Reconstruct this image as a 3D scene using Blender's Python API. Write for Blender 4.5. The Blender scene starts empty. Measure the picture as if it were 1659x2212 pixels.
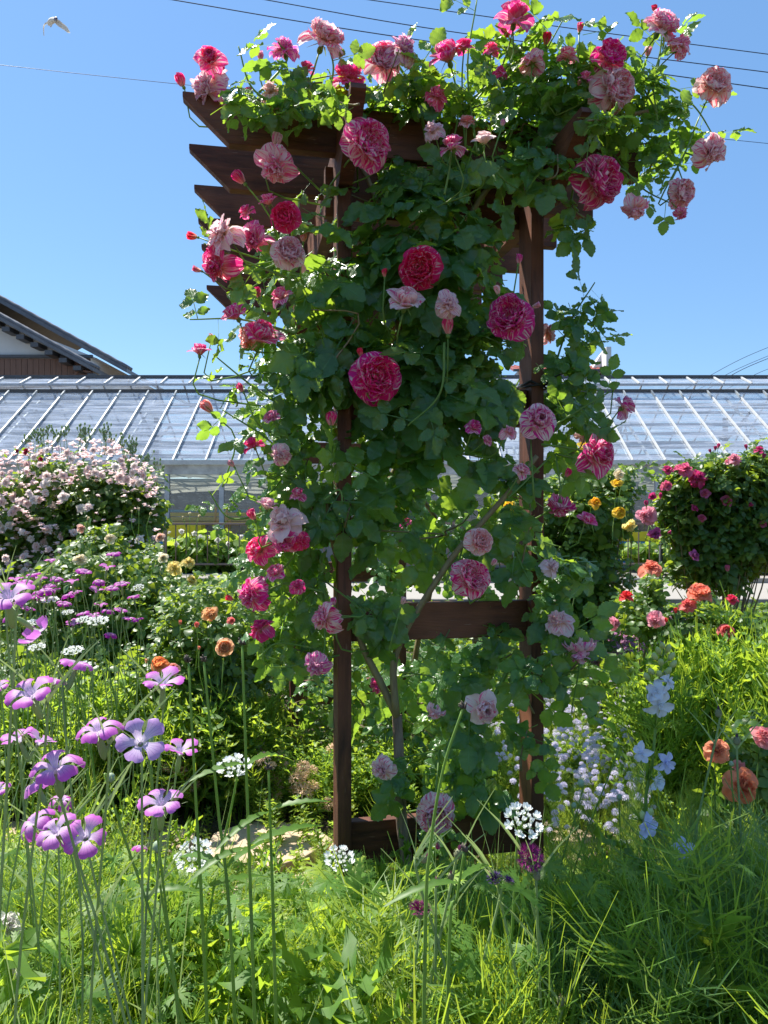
import bpy, math, random
import numpy as np
from mathutils import Vector, Matrix, Quaternion

R = math.radians
scene = bpy.context.scene
COL = scene.collection
# ---------------------------------------------------------------- camera, sky, sun, exposure
EYE = 1.2
F = 1661.0
cam_d = bpy.data.cameras.new("camera")
cam = bpy.data.objects.new("camera", cam_d)
COL.objects.link(cam)
cam.location = (0, 0, EYE)
cam.rotation_euler = (R(90), 0, 0)
cam_d.sensor_fit = 'HORIZONTAL'
cam_d.sensor_width = 36
cam_d.lens = 36.04
cam_d.clip_start = 0.05
cam_d.clip_end = 2000
scene.camera = cam

SUN_EL, SUN_AZ = 58, -50
world = bpy.data.worlds.new("World")
scene.world = world
world.use_nodes = True
wn = world.node_tree
wn.nodes.clear()
sky = wn.nodes.new('ShaderNodeTexSky')
sky.sky_type = 'NISHITA'
sky.sun_disc = False
sky.sun_elevation = R(SUN_EL)
sky.sun_rotation = R(SUN_AZ)
sky.air_density = 1.15
sky.dust_density = 0.25
sky.ozone_density = 2.6
bg = wn.nodes.new('ShaderNodeBackground')
bg.inputs['Strength'].default_value = 0.1
wo = wn.nodes.new('ShaderNodeOutputWorld')
wn.links.new(sky.outputs[0], bg.inputs[0])
# clear-day contrast: deeper blue overhead, paler towards the roofs
sc_ = wn.nodes.new('ShaderNodeVectorMath'); sc_.operation = 'SCALE'; sc_.inputs['Scale'].default_value = .183
gm = wn.nodes.new('ShaderNodeGamma'); gm.inputs['Gamma'].default_value = 1.32
s2 = wn.nodes.new('ShaderNodeVectorMath'); s2.operation = 'SCALE'; s2.inputs['Scale'].default_value = 4.5
wn.links.new(sky.outputs[0], sc_.inputs[0])
wn.links.new(sc_.outputs[0], gm.inputs[0])
wn.links.new(gm.outputs[0], s2.inputs[0])
ev = wn.nodes.new('ShaderNodeMix'); ev.data_type = 'RGBA'; ev.inputs[0].default_value = .5
ev.inputs[7].default_value = (1.15, 2.45, 4.5, 1)
wn.links.new(s2.outputs[0], ev.inputs[6])
wn.links.new(ev.outputs[2], bg.inputs[0])
wn.links.new(bg.outputs[0], wo.inputs[0])
sd = bpy.data.lights.new("sun", 'SUN')
sd.energy = 4.6
sd.angle = R(0.5)
sd.color = (1.0, 0.95, 0.86)
sun = bpy.data.objects.new("sun", sd)
COL.objects.link(sun)
sun.rotation_euler = Vector((math.sin(R(SUN_AZ)) * math.cos(R(SUN_EL)), math.cos(R(SUN_AZ)) * math.cos(R(SUN_EL)), math.sin(R(SUN_EL)))).to_track_quat('Z', 'Y').to_euler()
vs = scene.view_settings
scene.display_settings.display_device = 'sRGB'
vs.view_transform = 'Standard'
vs.look = 'None'
vs.exposure = 1.12
vs.gamma = 1
scene.cycles.use_denoising = True
scene.cycles.max_bounces = 8
scene.cycles.diffuse_bounces = 4
scene.cycles.glossy_bounces = 2
scene.cycles.transmission_bounces = 5
scene.cycles.transparent_max_bounces = 10
scene.cycles.sample_clamp_indirect = 6
scene.cycles.caustics_reflective = False
scene.cycles.caustics_refractive = False

rng = np.random.default_rng(7)
random.seed(7)


def at(u, v, Y):
    """point in the garden seen in direction (u, v) at distance Y in front of the camera"""
    return np.array([(u - 829.5) / F * Y, Y, EYE - (v - 1106.0) / F * Y])


# ---------------------------------------------------------------- mesh building helpers
def nrm(a):
    return a / np.maximum(np.linalg.norm(a, axis=-1, keepdims=True), 1e-9)


class Tpl:
    """a shape: verts (n,3), uv (n,2), quads (m,4), tris (k,3)"""
    def __init__(s, v, uv, q, t=None):
        s.v = np.asarray(v, float); s.uv = np.asarray(uv, float)
        s.q = np.asarray(q, int).reshape(-1, 4)
        s.t = np.asarray(t if t is not None else [], int).reshape(-1, 3)


class Acc:
    def __init__(s):
        s.V = []; s.A = []; s.Q = []; s.T = []; s.n = 0; s.flat = False

    def raw(s, v, uv, q, t=None, rnd=0.5):
        v = np.asarray(v, float).reshape(-1, 3)
        uv = np.asarray(uv, float).reshape(-1, 2)
        s.V.append(v)
        s.A.append(np.column_stack([uv, np.full(len(v), rnd) if np.isscalar(rnd) else rnd]))
        if q is not None and len(q):
            s.Q.append(np.asarray(q, int).reshape(-1, 4) + s.n)
        if t is not None and len(t):
            s.T.append(np.asarray(t, int).reshape(-1, 3) + s.n)
        s.n += len(v)
        return s

    def tpl(s, T, rnd=0.5):
        return s.raw(T.v, T.uv, T.q, T.t, rnd)

    def inst(s, T, L, M, rnd=None):
        """L (k,3) places, M (k,3,3) column matrices"""
        k = len(L)
        if k == 0:
            return s
        if rnd is None:
            rnd = rng.random(k)
        n = len(T.v)
        v = np.einsum('kij,nj->kni', M, T.v) + L[:, None, :]
        s.V.append(v.reshape(-1, 3))
        s.A.append(np.column_stack([np.tile(T.uv, (k, 1)), np.repeat(rnd, n)]))
        off = (np.arange(k) * n + s.n)[:, None, None]
        if len(T.q):
            s.Q.append((T.q[None] + off).reshape(-1, 4))
        if len(T.t):
            s.T.append((T.t[None] + off).reshape(-1, 3))
        s.n += n * k
        return s

    def tube(s, pts, r0, r1=None, sides=5, rnd=0.5, closed=True):
        pts = np.asarray(pts, float)
        r1 = r0 if r1 is None else r1
        m = len(pts)
        tan = np.gradient(pts, axis=0)
        tan = nrm(tan)
        ref = np.array([0.0, 0, 1]) if abs(tan[0][2]) < 0.8 else np.array([1.0, 0, 0])
        a = nrm(np.cross(tan, ref))
        b = np.cross(tan, a)
        rr = np.linspace(r0, r1, m) if np.isscalar(r0) else np.asarray(r0)
        th = np.linspace(0, 2 * np.pi, sides, endpoint=False)
        v = pts[:, None, :] + rr[:, None, None] * (np.cos(th)[None, :, None] * a[:, None, :] + np.sin(th)[None, :, None] * b[:, None, :])
        uv = np.stack(np.broadcast_arrays((th / 2 / np.pi)[None, :], np.linspace(0, 1, m)[:, None]), -1)
        q = []
        for i in range(m - 1):
            for j in range(sides):
                k = (j + 1) % sides
                q.append((i * sides + j, i * sides + k, (i + 1) * sides + k, (i + 1) * sides + j))
        t = []
        if closed:
            for j in range(1, sides - 1):
                t.append((0, j + 1, j)); o = (m - 1) * sides
                t.append((o, o + j, o + j + 1))
        return s.raw(v, uv, q, t, rnd)

    def box(s, lo, hi, M=None, rnd=0.5):
        s.flat = True
        lo = np.array(lo, float); hi = np.array(hi, float)
        v = np.array([[(lo, hi)[i][0], (lo, hi)[j][1], (lo, hi)[k][2]] for k in (0, 1) for j in (0, 1) for i in (0, 1)])
        if M is not None:
            v = v @ np.asarray(M[0]).T + np.asarray(M[1])
        q = [(0, 2, 3, 1), (4, 5, 7, 6), (0, 1, 5, 4), (2, 6, 7, 3), (0, 4, 6, 2), (1, 3, 7, 5)]
        return s.raw(v, np.zeros((8, 2)), q, None, rnd)

    def mesh(s, name, mat, smooth=True):
        me = bpy.data.meshes.new(name)
        V = np.concatenate(s.V); A = np.concatenate(s.A)
        Q = np.concatenate(s.Q) if s.Q else np.zeros((0, 4), int)
        T = np.concatenate(s.T) if s.T else np.zeros((0, 3), int)
        me.vertices.add(len(V)); me.vertices.foreach_set('co', V.astype(np.float32).ravel())
        nl = Q.size + T.size
        me.loops.add(nl)
        me.loops.foreach_set('vertex_index', np.concatenate([Q.ravel(), T.ravel()]).astype(np.int32))
        me.polygons.add(len(Q) + len(T))
        st = np.concatenate([np.arange(len(Q)) * 4, Q.size + np.arange(len(T)) * 3]).astype(np.int32)
        me.polygons.foreach_set('loop_start', st)
        me.polygons.foreach_set('use_smooth', np.full(len(Q) + len(T), smooth and not s.flat, bool))
        at_ = me.attributes.new('pv', 'FLOAT_VECTOR', 'POINT')
        at_.data.foreach_set('vector', A.astype(np.float32).ravel())
        me.update(calc_edges=True)
        me.validate()
        if mat:
            me.materials.append(mat)
        return me

    def build(s, name, mat, parent=None, smooth=True, bevel=0):
        return link(name, s.mesh(name, mat, smooth), parent, bevel=bevel)


def wm(o):
    """world matrix without the depsgraph"""
    m = o.matrix_basis.copy()
    if o.parent:
        m = wm(o.parent) @ o.matrix_parent_inverse @ m
    return m


def link(name, me, parent=None, M=None, bevel=0):
    o = bpy.data.objects.new(name, me)
    COL.objects.link(o)
    if M is not None:
        o.matrix_basis = M
    if parent is not None:
        o.parent = parent
        o.matrix_parent_inverse = wm(parent).inverted()
    if bevel:
        b = o.modifiers.new('bevel', 'BEVEL'); b.width = bevel; b.segments = 2; b.limit_method = 'ANGLE'
    return o


def tag(o, label=None, cat=None, group=None, kind=None):
    if label: o['label'] = label
    if cat: o['category'] = cat
    if group: o['group'] = group
    if kind: o['kind'] = kind
    return o


def empty(name, loc, label, cat, group=None):
    o = bpy.data.objects.new(name, None)
    COL.objects.link(o)
    o.empty_display_size = 0.05
    o.location = Vector(tuple(float(x) for x in loc))
    return tag(o, label, cat, group)


def basis(d, n):
    """columns x, y(d), z(n made square to d)"""
    d = nrm(d); x = nrm(np.cross(d, n)); z = np.cross(x, d)
    return np.stack([x, d, z], -1)


def rot_mat(p, d, n, sc):
    B = basis(np.asarray(d, float)[None], np.asarray(n, float)[None])[0] * sc
    M = Matrix.Identity(4)
    for i in range(3):
        for j in range(3):
            M[i][j] = float(B[i][j])
        M[i][3] = float(p[i])
    return M


def axis_mat(p, ax, sc, spin=0.0):
    """local z along ax"""
    q = Vector([float(x) for x in ax]).to_track_quat('Z', 'Y')
    return Matrix.Translation(Vector([float(x) for x in p])) @ q.to_matrix().to_4x4() @ Matrix.Rotation(spin, 4, 'Z') @ Matrix.Scale(sc, 4)


def curve(pts, n=10):
    """smooth path through points"""
    pts = np.asarray(pts, float)
    m = len(pts)
    t = np.linspace(0, m - 1, n)
    P = np.vstack([2 * pts[0] - pts[1], pts, 2 * pts[-1] - pts[-2]])
    i = np.minimum(t.astype(int), m - 2); f = (t - i)[:, None]
    p0, p1, p2, p3 = P[i], P[i + 1], P[i + 2], P[i + 3]
    return 0.5 * (2 * p1 + (p2 - p0) * f + (2 * p0 - 5 * p1 + 4 * p2 - p3) * f ** 2 + (3 * p1 - p0 - 3 * p2 + p3) * f ** 3)


# ---------------------------------------------------------------- materials
class NT:
    def __init__(s, name):
        s.m = bpy.data.materials.new(name); s.m.use_nodes = True
        s.t = s.m.node_tree; s.t.nodes.clear()
        s.out = s.t.nodes.new('ShaderNodeOutputMaterial')

    def n(s, typ, ins=None, **kw):
        x = s.t.nodes.new('ShaderNode' + typ)
        for k, v in kw.items():
            setattr(x, k, v)
        for k, v in (ins or {}).items():
            i = x.inputs[k]
            if isinstance(v, bpy.types.NodeSocket):
                s.t.links.new(v, i)
            else:
                i.default_value = v
        return x

    def mix(s, f, a, b, mode='MIX'):
        x = s.t.nodes.new('ShaderNodeMix'); x.data_type = 'RGBA'; x.blend_type = mode
        for i, v in ((0, f), (6, a), (7, b)):
            if isinstance(v, bpy.types.NodeSocket):
                s.t.links.new(v, x.inputs[i])
            elif i == 0:
                x.inputs[i].default_value = v
            else:
                x.inputs[i].default_value = (*v[:3], 1)
        return x.outputs[2]

    def math(s, op, a, b=0.0, c=0.0, clamp=False):
        x = s.t.nodes.new('ShaderNodeMath'); x.operation = op; x.use_clamp = clamp
        for i, v in enumerate((a, b, c)):
            if isinstance(v, bpy.types.NodeSocket):
                s.t.links.new(v, x.inputs[i])
            else:
                x.inputs[i].default_value = v
        return x.outputs[0]

    def ramp(s, f, lo, hi):
        return s.n('MapRange', {0: f, 1: lo, 2: hi, 3: 0.0, 4: 1.0}).outputs[0]

    def pv(s):
        a = s.n('Attribute', attribute_name='pv')
        p = s.n('SeparateXYZ', {0: a.outputs['Vector']})
        return a.outputs['Vector'], p.outputs[0], p.outputs[1], p.outputs[2]

    def surf(s, sh):
        s.t.links.new(sh, s.out.inputs[0])
        return s.m


def c4(c):
    return (*c[:3], 1)


def m_leaf(name, a, b, tr, w=0.35, rough=0.42, veins=True, spec=0.4):
    k = NT(name)
    _, u, v, r = k.pv()
    base = k.mix(r, a, b)
    base = k.mix(k.math('MULTIPLY', k.ramp(r, .86, .92), .7), base, (b[0] * 2.4, b[1] * 1.9, b[2]))
    tc = k.mix(r, tr, tuple(min(1, x * y) for x, y in zip(tr, (1.25, 1.05, .8))))
    nz = k.n('TexNoise', {'Scale': 35.0, 'Detail': 3.0})
    base = k.mix(k.math('MULTIPLY', nz.outputs[0], 0.5), base, tuple(x * .55 for x in a))
    if veins:
        # side veins slanting from the midrib
        w1 = k.math('ABSOLUTE', u)
        s1 = k.math('SUBTRACT', k.math('MULTIPLY', v, 8.0), k.math('MULTIPLY', w1, 2.6))
        fr = k.math('ABSOLUTE', k.math('SUBTRACT', k.math('FRACT', s1), 0.5))
        vein = k.ramp(fr, 0.07, 0.0)
        mid = k.ramp(w1, 0.07, 0.02)
        vv = k.math('MAXIMUM', vein, mid)
        base = k.mix(k.math('MULTIPLY', vv, 0.35), base, tuple(min(1, x * 2.2 + .02) for x in b))
        tc = k.mix(k.math('MULTIPLY', vv, 0.5), tc, tuple(x * .6 for x in tr))
        bump = k.n('Bump', {'Strength': 0.5, 'Distance': 0.002, 'Height': k.math('SUBTRACT', 1.0, vv)})
        nrm_ = {'Normal': bump.outputs[0]}
    else:
        nrm_ = {}
    p = k.n('BsdfPrincipled', {'Base Color': base, 'Roughness': rough, 'Specular IOR Level': spec, **nrm_})
    t = k.n('BsdfTranslucent', {'Color': tc})
    return k.surf(k.n('MixShader', {0: w, 1: p.outputs[0], 2: t.outputs[0]}).outputs[0])


def m_petal(name, stripes=True, w=0.5, throat=(0.97, 0.78, 0.50), pale=(0.98, 0.84, 0.80)):
    """colour of the flower comes from the object's own colour; alpha = share of pale petal"""
    k = NT(name)
    pvv, u, v, r = k.pv()
    oi = k.n('ObjectInfo')
    col = oi.outputs['Color']; al = oi.outputs['Alpha']
    if stripes:
        vec = k.n('CombineXYZ', {0: k.math('MULTIPLY', u, 5.0), 1: k.math('MULTIPLY', v, 0.8), 2: k.math('MULTIPLY_ADD', r, 37.0, k.math('MULTIPLY', oi.outputs['Random'], 50.0))})
        nz = k.n('TexNoise', {'Vector': vec.outputs[0], 'Scale': 1.35, 'Detail': 3.0, 'Roughness': 0.6})
        th = k.math('SUBTRACT', 0.72, k.math('MULTIPLY', al, 0.42))
        msk = k.ramp(k.math('SUBTRACT', nz.outputs[0], th), -0.035, 0.035)
        msk = k.math('MULTIPLY', msk, 0.9)
        c = k.mix(msk, col, pale)
        yel = k.ramp(v, 0.5, 0.05)
        c = k.mix(k.math('MULTIPLY', yel, 0.6), c, throat)
    else:
        c = k.mix(k.math('MULTIPLY', k.ramp(v, 0.7, 0.1), al), col, throat)
        c = k.mix(k.math('MULTIPLY', r, 0.35), c, k.mix(1.0, col, (1, .92, .9), 'MULTIPLY'))
    fine = k.n('TexNoise', {'Vector': pvv, 'Scale': 14.0, 'Detail': 2.0})
    c = k.mix(k.math('MULTIPLY', k.ramp(fine.outputs[0], .5, .75), 0.18), c, k.mix(1.0, c, (.7, .45, .55), 'MULTIPLY'))
    p = k.n('BsdfPrincipled', {'Base Color': c, 'Roughness': 0.55, 'Specular IOR Level': 0.25, 'Sheen Weight': 0.15})
    t = k.n('BsdfTranslucent', {'Color': c})
    return k.surf(k.n('MixShader', {0: w, 1: p.outputs[0], 2: t.outputs[0]}).outputs[0])


def m_plain(name, a, b=None, scale=20.0, rough=0.6, vec=(1, 1, 1), bump=0.0, spec=0.4, metal=0.0, w=0.0, tr=None, detail=4.0):
    k = NT(name)
    tc = k.n('TexCoord')
    mp = k.n('Mapping', {'Vector': tc.outputs['Object'], 'Scale': vec})
    nz = k.n('TexNoise', {'Vector': mp.outputs[0], 'Scale': scale, 'Detail': detail, 'Roughness': 0.65})
    b = b or tuple(x * .7 for x in a)
    base = k.mix(k.ramp(nz.outputs[0], .32, .68), a, b)
    ins = {'Base Color': base, 'Roughness': rough, 'Specular IOR Level': spec, 'Metallic': metal}
    if bump:
        ins['Normal'] = k.n('Bump', {'Strength': bump, 'Distance': 0.01, 'Height': nz.outputs[0]}).outputs[0]
    p = k.n('BsdfPrincipled', ins)
    if w:
        t = k.n('BsdfTranslucent', {'Color': c4(tr or a)})
        return k.surf(k.n('MixShader', {0: w, 1: p.outputs[0], 2: t.outputs[0]}).outputs[0])
    return k.surf(p.outputs[0])


def m_wood(name, vec):
    k = NT(name)
    tc = k.n('TexCoord')
    mp = k.n('Mapping', {'Vector': tc.outputs['Object'], 'Scale': vec})
    n1 = k.n('TexNoise', {'Vector': mp.outputs[0], 'Scale': 9.0, 'Detail': 6.0, 'Roughness': 0.7, 'Distortion': 0.6})
    n2 = k.n('TexNoise', {'Vector': tc.outputs['Object'], 'Scale': 4.5, 'Detail': 3.0})
    n3 = k.n('TexNoise', {'Vector': mp.outputs[0], 'Scale': 42.0, 'Detail': 3.0})
    b = k.mix(k.ramp(n1.outputs[0], .3, .7), (0.038, 0.014, 0.008), (0.16, 0.056, 0.028))
    b = k.mix(k.math('MULTIPLY', k.ramp(n2.outputs[0], .5, .7), .55), b, (0.28, 0.11, 0.055))
    b = k.mix(k.math('MULTIPLY', k.ramp(n3.outputs[0], .67, .74), .5), b, (0.30, 0.19, 0.14))
    bp = k.n('Bump', {'Strength': 0.55, 'Distance': 0.004, 'Height': n1.outputs[0]})
    bp2 = k.n('Bump', {'Strength': 0.4, 'Distance': 0.002, 'Height': n3.outputs[0], 'Normal': bp.outputs[0]})
    return k.surf(k.n('BsdfPrincipled', {'Base Color': b, 'Roughness': 0.62, 'Specular IOR Level': 0.35, 'Normal': bp2.outputs[0]}).outputs[0])


M = {}
M['woodv'] = m_wood('stained_wood_upright', (5, 5, .5))
M['woodh'] = m_wood('stained_wood_level', (.6, 1.5, 6))
M['rose_leaf'] = m_leaf('rose_leaf', (0.048, 0.140, 0.042), (0.08, 0.20, 0.055), (0.42, 0.70, 0.06), w=.42, rough=.30, spec=.7)
M['bush_leaf'] = m_leaf('bush_leaf', (0.045, 0.11, 0.022), (0.09, 0.18, 0.04), (0.42, 0.62, 0.05), w=.36, rough=.42, veins=False, spec=.45)
M['lime_leaf'] = m_leaf('lime_leaf', (0.10, 0.21, 0.03), (0.18, 0.29, 0.06), (0.52, 0.74, 0.08), w=.44, rough=.5, veins=False)
M['grass'] = m_leaf('grass_blade', (0.08, 0.19, 0.035), (0.14, 0.27, 0.05), (0.50, 0.72, 0.06), w=.45, rough=.45, veins=False)
M['fern'] = m_leaf('feathery_leaf', (0.09, 0.20, 0.035), (0.15, 0.29, 0.055), (0.50, 0.74, 0.06), w=.46, rough=.55, veins=False)
M['darkfern'] = m_leaf('blue_green_feathery_leaf', (0.08, 0.18, 0.055), (0.13, 0.25, 0.075), (0.36, 0.58, 0.12), w=.35, rough=.55, veins=False)
M['stem'] = m_plain('green_stem', (0.13, 0.25, 0.05), (0.20, 0.32, 0.08), 30, .5, (1, 1, .3), w=.3, tr=(.45, .65, .1))
M['greystem'] = m_plain('grey_green_stem', (0.22, 0.32, 0.13), (0.30, 0.40, 0.19), 30, .55, (1, 1, .3), w=.3, tr=(.5, .65, .2))
M['cane'] = m_plain('brown_cane', (0.17, 0.12, 0.06), (0.26, 0.22, 0.10), 60, .6, (1, 1, .25), bump=.5)
M['bark'] = m_plain('grey_bark', (0.30, 0.22, 0.16), (0.12, 0.08, 0.06), 40, .8, (1, 1, .2), bump=1.0)
M['petal'] = m_petal('striped_rose_petal', True)
M['plainpetal'] = m_petal('rose_petal', False)
M['purple'] = None


# ---------------------------------------------------------------- shapes of leaves and petals
def grid(nu, nv, fn):
    """fn(s in -1..1, t in 0..1) -> xyz"""
    v = []; uv = []; q = []
    for j in range(nv + 1):
        for i in range(nu + 1):
            s_, t_ = -1 + 2 * i / nu, j / nv
            v.append(fn(s_, t_)); uv.append((s_, t_))
    for j in range(nv):
        for i in range(nu):
            a = j * (nu + 1) + i
            q.append((a, a + 1, a + nu + 2, a + nu + 1))
    return Tpl(v, uv, q)


def leaf_tpl(L=1.0, W=.62, nu=4, nv=12, fold=.18, droop=.18, serr=.07, wav=.03, seed=0):
    r = random.Random(seed); ph = r.random() * 6

    def fn(s_, t_):
        w = W / 2 * (math.sin(math.pi * t_ ** .86) ** .70 * (1 - .22 * max(0, t_ - .7) / .3) if 0 < t_ < 1 else 0)
        if serr and abs(s_) > .99:
            w *= 1 + serr * (1 if round(t_ * nv) % 2 else -1)
        tw = t_ if not (serr and abs(s_) > .99) else t_ + (.015 if round(t_ * nv) % 2 else 0)
        return (s_ * w, L * tw, fold * abs(s_) * w - droop * L * t_ * t_ + wav * math.sin(ph + s_ * 3 + t_ * 7) * abs(s_) + .012 * math.cos(t_ * 8 * 6.28) * abs(s_))
    return grid(nu, nv, fn)


def merge(items):
    """items: (Tpl, R 3x3, p 3)"""
    V = []; U = []; Q = []; T = []; n = 0
    for t, Rm, p in items:
        V.append(t.v @ np.asarray(Rm).T + np.asarray(p)); U.append(t.uv)
        Q.append(t.q + n); T.append(t.t + n); n += len(t.v)
    return Tpl(np.concatenate(V), np.concatenate(U), np.concatenate(Q), np.concatenate(T))


def rz(a):
    c, s_ = math.cos(a), math.sin(a)
    return np.array([[c, -s_, 0], [s_, c, 0], [0, 0, 1]])


def rx(a):
    c, s_ = math.cos(a), math.sin(a)
    return np.array([[1, 0, 0], [0, c, -s_], [0, s_, c]])


def ry(a):
    c, s_ = math.cos(a), math.sin(a)
    return np.array([[c, 0, s_], [0, 1, 0], [-s_, 0, c]])


def strip(pts, w0, w1=0.0, up=(0, 0, 1)):
    """flat ribbon along pts"""
    pts = np.asarray(pts, float); m = len(pts)
    tan = nrm(np.gradient(pts, axis=0)); side = nrm(np.cross(tan, np.asarray(up, float)))
    w = np.linspace(w0, w1, m)[:, None] / 2
    v = np.empty((2 * m, 3)); v[0::2] = pts - side * w; v[1::2] = pts + side * w
    uv = np.empty((2 * m, 2)); uv[0::2, 0] = -1; uv[1::2, 0] = 1; uv[:, 1] = np.repeat(np.linspace(0, 1, m), 2)
    q = [(2 * i, 2 * i + 1, 2 * i + 3, 2 * i + 2) for i in range(m - 1)]
    return Tpl(v, uv, q)


def compound(seed, n=5, hi=True):
    """rose leaf: stalk with leaflets, along +y, top +z, about 1 long"""
    r = random.Random(seed)
    it = [(strip([(0, 0, 0), (0, .3, .01), (0, .61, 0)], .022, .015), np.eye(3), (0, 0, 0))]
    a = dict(nu=4, nv=12) if hi else dict(nu=2, nv=5, serr=0)
    lf = lambda L: leaf_tpl(L, L * r.uniform(.62, .78), fold=r.uniform(.02, .22), droop=r.uniform(.0, .22), wav=r.uniform(.01, .035), seed=r.random(), **a)
    it.append((lf(.43), rx(r.uniform(-.3, .2)) @ ry(r.uniform(-.3, .3)), (0, .60, 0)))
    for k, (y, L) in enumerate([(.50, .36), (.17, .29)][: (n - 1) // 2]):
        for sg in (-1, 1):
            it.append((lf(L), rz(-sg * r.uniform(1.0, 1.35)) @ rx(r.uniform(-.35, .25)) @ ry(r.uniform(-.5, .5)), (sg * .01, y, 0)))
    return merge(it)


ROSE_LEAVES = [compound(i, 5 if i % 3 else 3) for i in range(6)]
LOW_LEAVES = [compound(i + 20, 5, False) for i in range(3)]
SIMPLE = [leaf_tpl(1, .55, 2, 4, .2, .2, 0, .03, i) for i in range(3)]


def blade(L=1.0, W=.03, bend=.25, n=6):
    t = np.linspace(0, 1, n)
    p = np.stack([np.zeros(n), bend * t ** 2.2 * L, L * t * (1 - .12 * t * bend)], -1)
    T = strip(p, W, W * .1, up=(0, 1, 0.01))
    T.v[0::2, 1] -= W * .12; T.v[1::2, 1] -= W * .12
    return T


BLADES = [blade(1, .028, b) for b in (.06, .16, .32, .5)]


def feather(seed, n=46, f=1.0):
    """stem with whorls of thread leaves, 1 tall"""
    r = random.Random(seed); it = []
    it.append((strip([(0, 0, 0), (.02, 0, .5), (0, 0, .98)], .016 * f, .008 * f, up=(0, 1, 0)), np.eye(3), (0, 0, 0)))
    for i in range(n):
        z = .12 + .86 * (i / n) ** .8; a = r.random() * 6.28
        L = r.uniform(.16, .34) * (1.15 - .5 * z); e = r.uniform(.3, 1.0)
        d = np.array([math.cos(a), math.sin(a), 0]); u = np.array([0, 0, 1.0])
        p0 = np.array([0, 0, z]); p1 = p0 + (d * math.cos(e) + u * math.sin(e)) * L * .55; p2 = p1 + (d * math.cos(e + .5) + u * math.sin(e + .5)) * L * .5
        it.append((strip([p0, p1, p2], .013 * f, .004 * f, up=(-d[1], d[0], .3)), np.eye(3), (0, 0, 0)))
        sd_ = np.cross(d, u)
        for sg in (-1, 1):
            q0 = p0 + (p1 - p0) * r.uniform(.5, .9)
            it.append((strip([q0, q0 + (d * .6 + sd_ * sg * .7 + u * .5) * L * .4], .010 * f, .003 * f, up=(0.3, 0.2, 1)), np.eye(3), (0, 0, 0)))
    return merge(it)


FEATHERS = [feather(i) for i in range(4)]
FINE = [feather(i + 9, 110, .42) for i in range(4)]


def tuft(seed, n=60):
    """ball of thread leaves"""
    r = random.Random(seed); it = []
    for i in range(n):
        a = r.random() * 6.28; e = r.uniform(-.1, 1.5); L = r.uniform(.6, 1)
        d = np.array([math.cos(a) * math.cos(e), math.sin(a) * math.cos(e), math.sin(e)])
        p = [d * .02, d * L * .5 + np.array([0, 0, .05]), d * L + np.array([0, 0, .10 + .1 * r.random()])]
        it.append((strip(p, .045, .012, up=(r.uniform(-1, 1), r.uniform(-1, 1), .5)), np.eye(3), (0, 0, 0)))
    return merge(it)


TUFTS = [tuft(i) for i in range(3)]


def cutleaf(seed):
    """deeply cut leaf: five to seven lobes, each with side teeth; along +y on a stalk"""
    r = random.Random(seed); it = [(strip([(0, -1.0, -.1), (0, -.5, .03), (0, 0, 0)], .05, .03), np.eye(3), (0, 0, 0))]
    for a in np.linspace(-2.0, 2.0, 7):
        L = (.95 - .12 * abs(a)) * r.uniform(.85, 1.1)
        Rm = rz(-a + r.uniform(-.1, .1)) @ rx(r.uniform(-.25, .15))
        lobe = grid(2, 3, lambda s_, t_: (s_ * .085 * (math.sin(math.pi * (t_ * .9 + .08)) ** .6), t_ * L, -.15 * t_ * t_ * L))
        it.append((lobe, Rm, (0, 0, 0)))
        for y, s2 in ((.42, 1), (.5, -1), (.68, 1), (.74, -1)):
            tooth = strip([(0, 0, 0), (s2 * .13 * L, .13 * L, -.02), (s2 * .2 * L, .3 * L, -.06)], .10, .015)
            it.append((tooth, Rm, Rm @ np.array([0, y * L, -.15 * y * y * L])))
    return merge(it)


CUTS = [cutleaf(i) for i in range(3)]


def lance(seed, serr=.12):
    return leaf_tpl(1, .13, 2, 14, .3, .45, serr, .01, seed)


# ---------------------------------------------------------------- roses
def petal(L, W, cup=.3, curl=.2, ruf=.06, seed=0, nu=5, nv=6, notch=.0, flare=.35):
    r = random.Random(seed); p1, p2 = r.random() * 6.3, r.random() * 6.3; f1 = r.uniform(4, 8)

    def fn(s_, t_):
        t_ = 1 - (1 - t_) ** 1.25
        w = W / 2 * (.26 + .74 * math.sin(math.pi / 2 * min(1, t_ / .68)))
        if t_ > .68:
            w *= math.sqrt(max(0, 1 - ((t_ - .68) / .385) ** 2))
        y = L * t_ * (1 - notch * (1 - abs(s_)) * (t_ > .9)) - .10 * L * s_ * s_ * t_
        z = cup * W * (s_ * s_) * (.4 + .6 * t_) * .6 - curl * L * t_ ** 3 + ruf * W * math.sin(s_ * f1 + p1 + t_ * 2) * t_ ** 2 + ruf * .5 * math.sin(t_ * 9 + p2)*W
        return (s_ * w, y, z)
    return grid(nu, nv, fn)


def place_petal(acc, T, phi, th, base, r, twist=0.0, rnd=None):
    c, s_ = math.cos(phi), math.sin(phi); ct, st = math.cos(th), math.sin(th)
    y = np.array([c * st, s_ * st, ct]); z = np.array([-c * ct, -s_ * ct, st]); x = np.cross(y, z)
    Rm = np.stack([x, y, z], 1)
    if twist:
        Rm = rz(twist) @ Rm
    acc.raw(T.v @ Rm.T + np.asarray(base), T.uv, T.q, T.t, r.random() if rnd is None else rnd)


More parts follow.
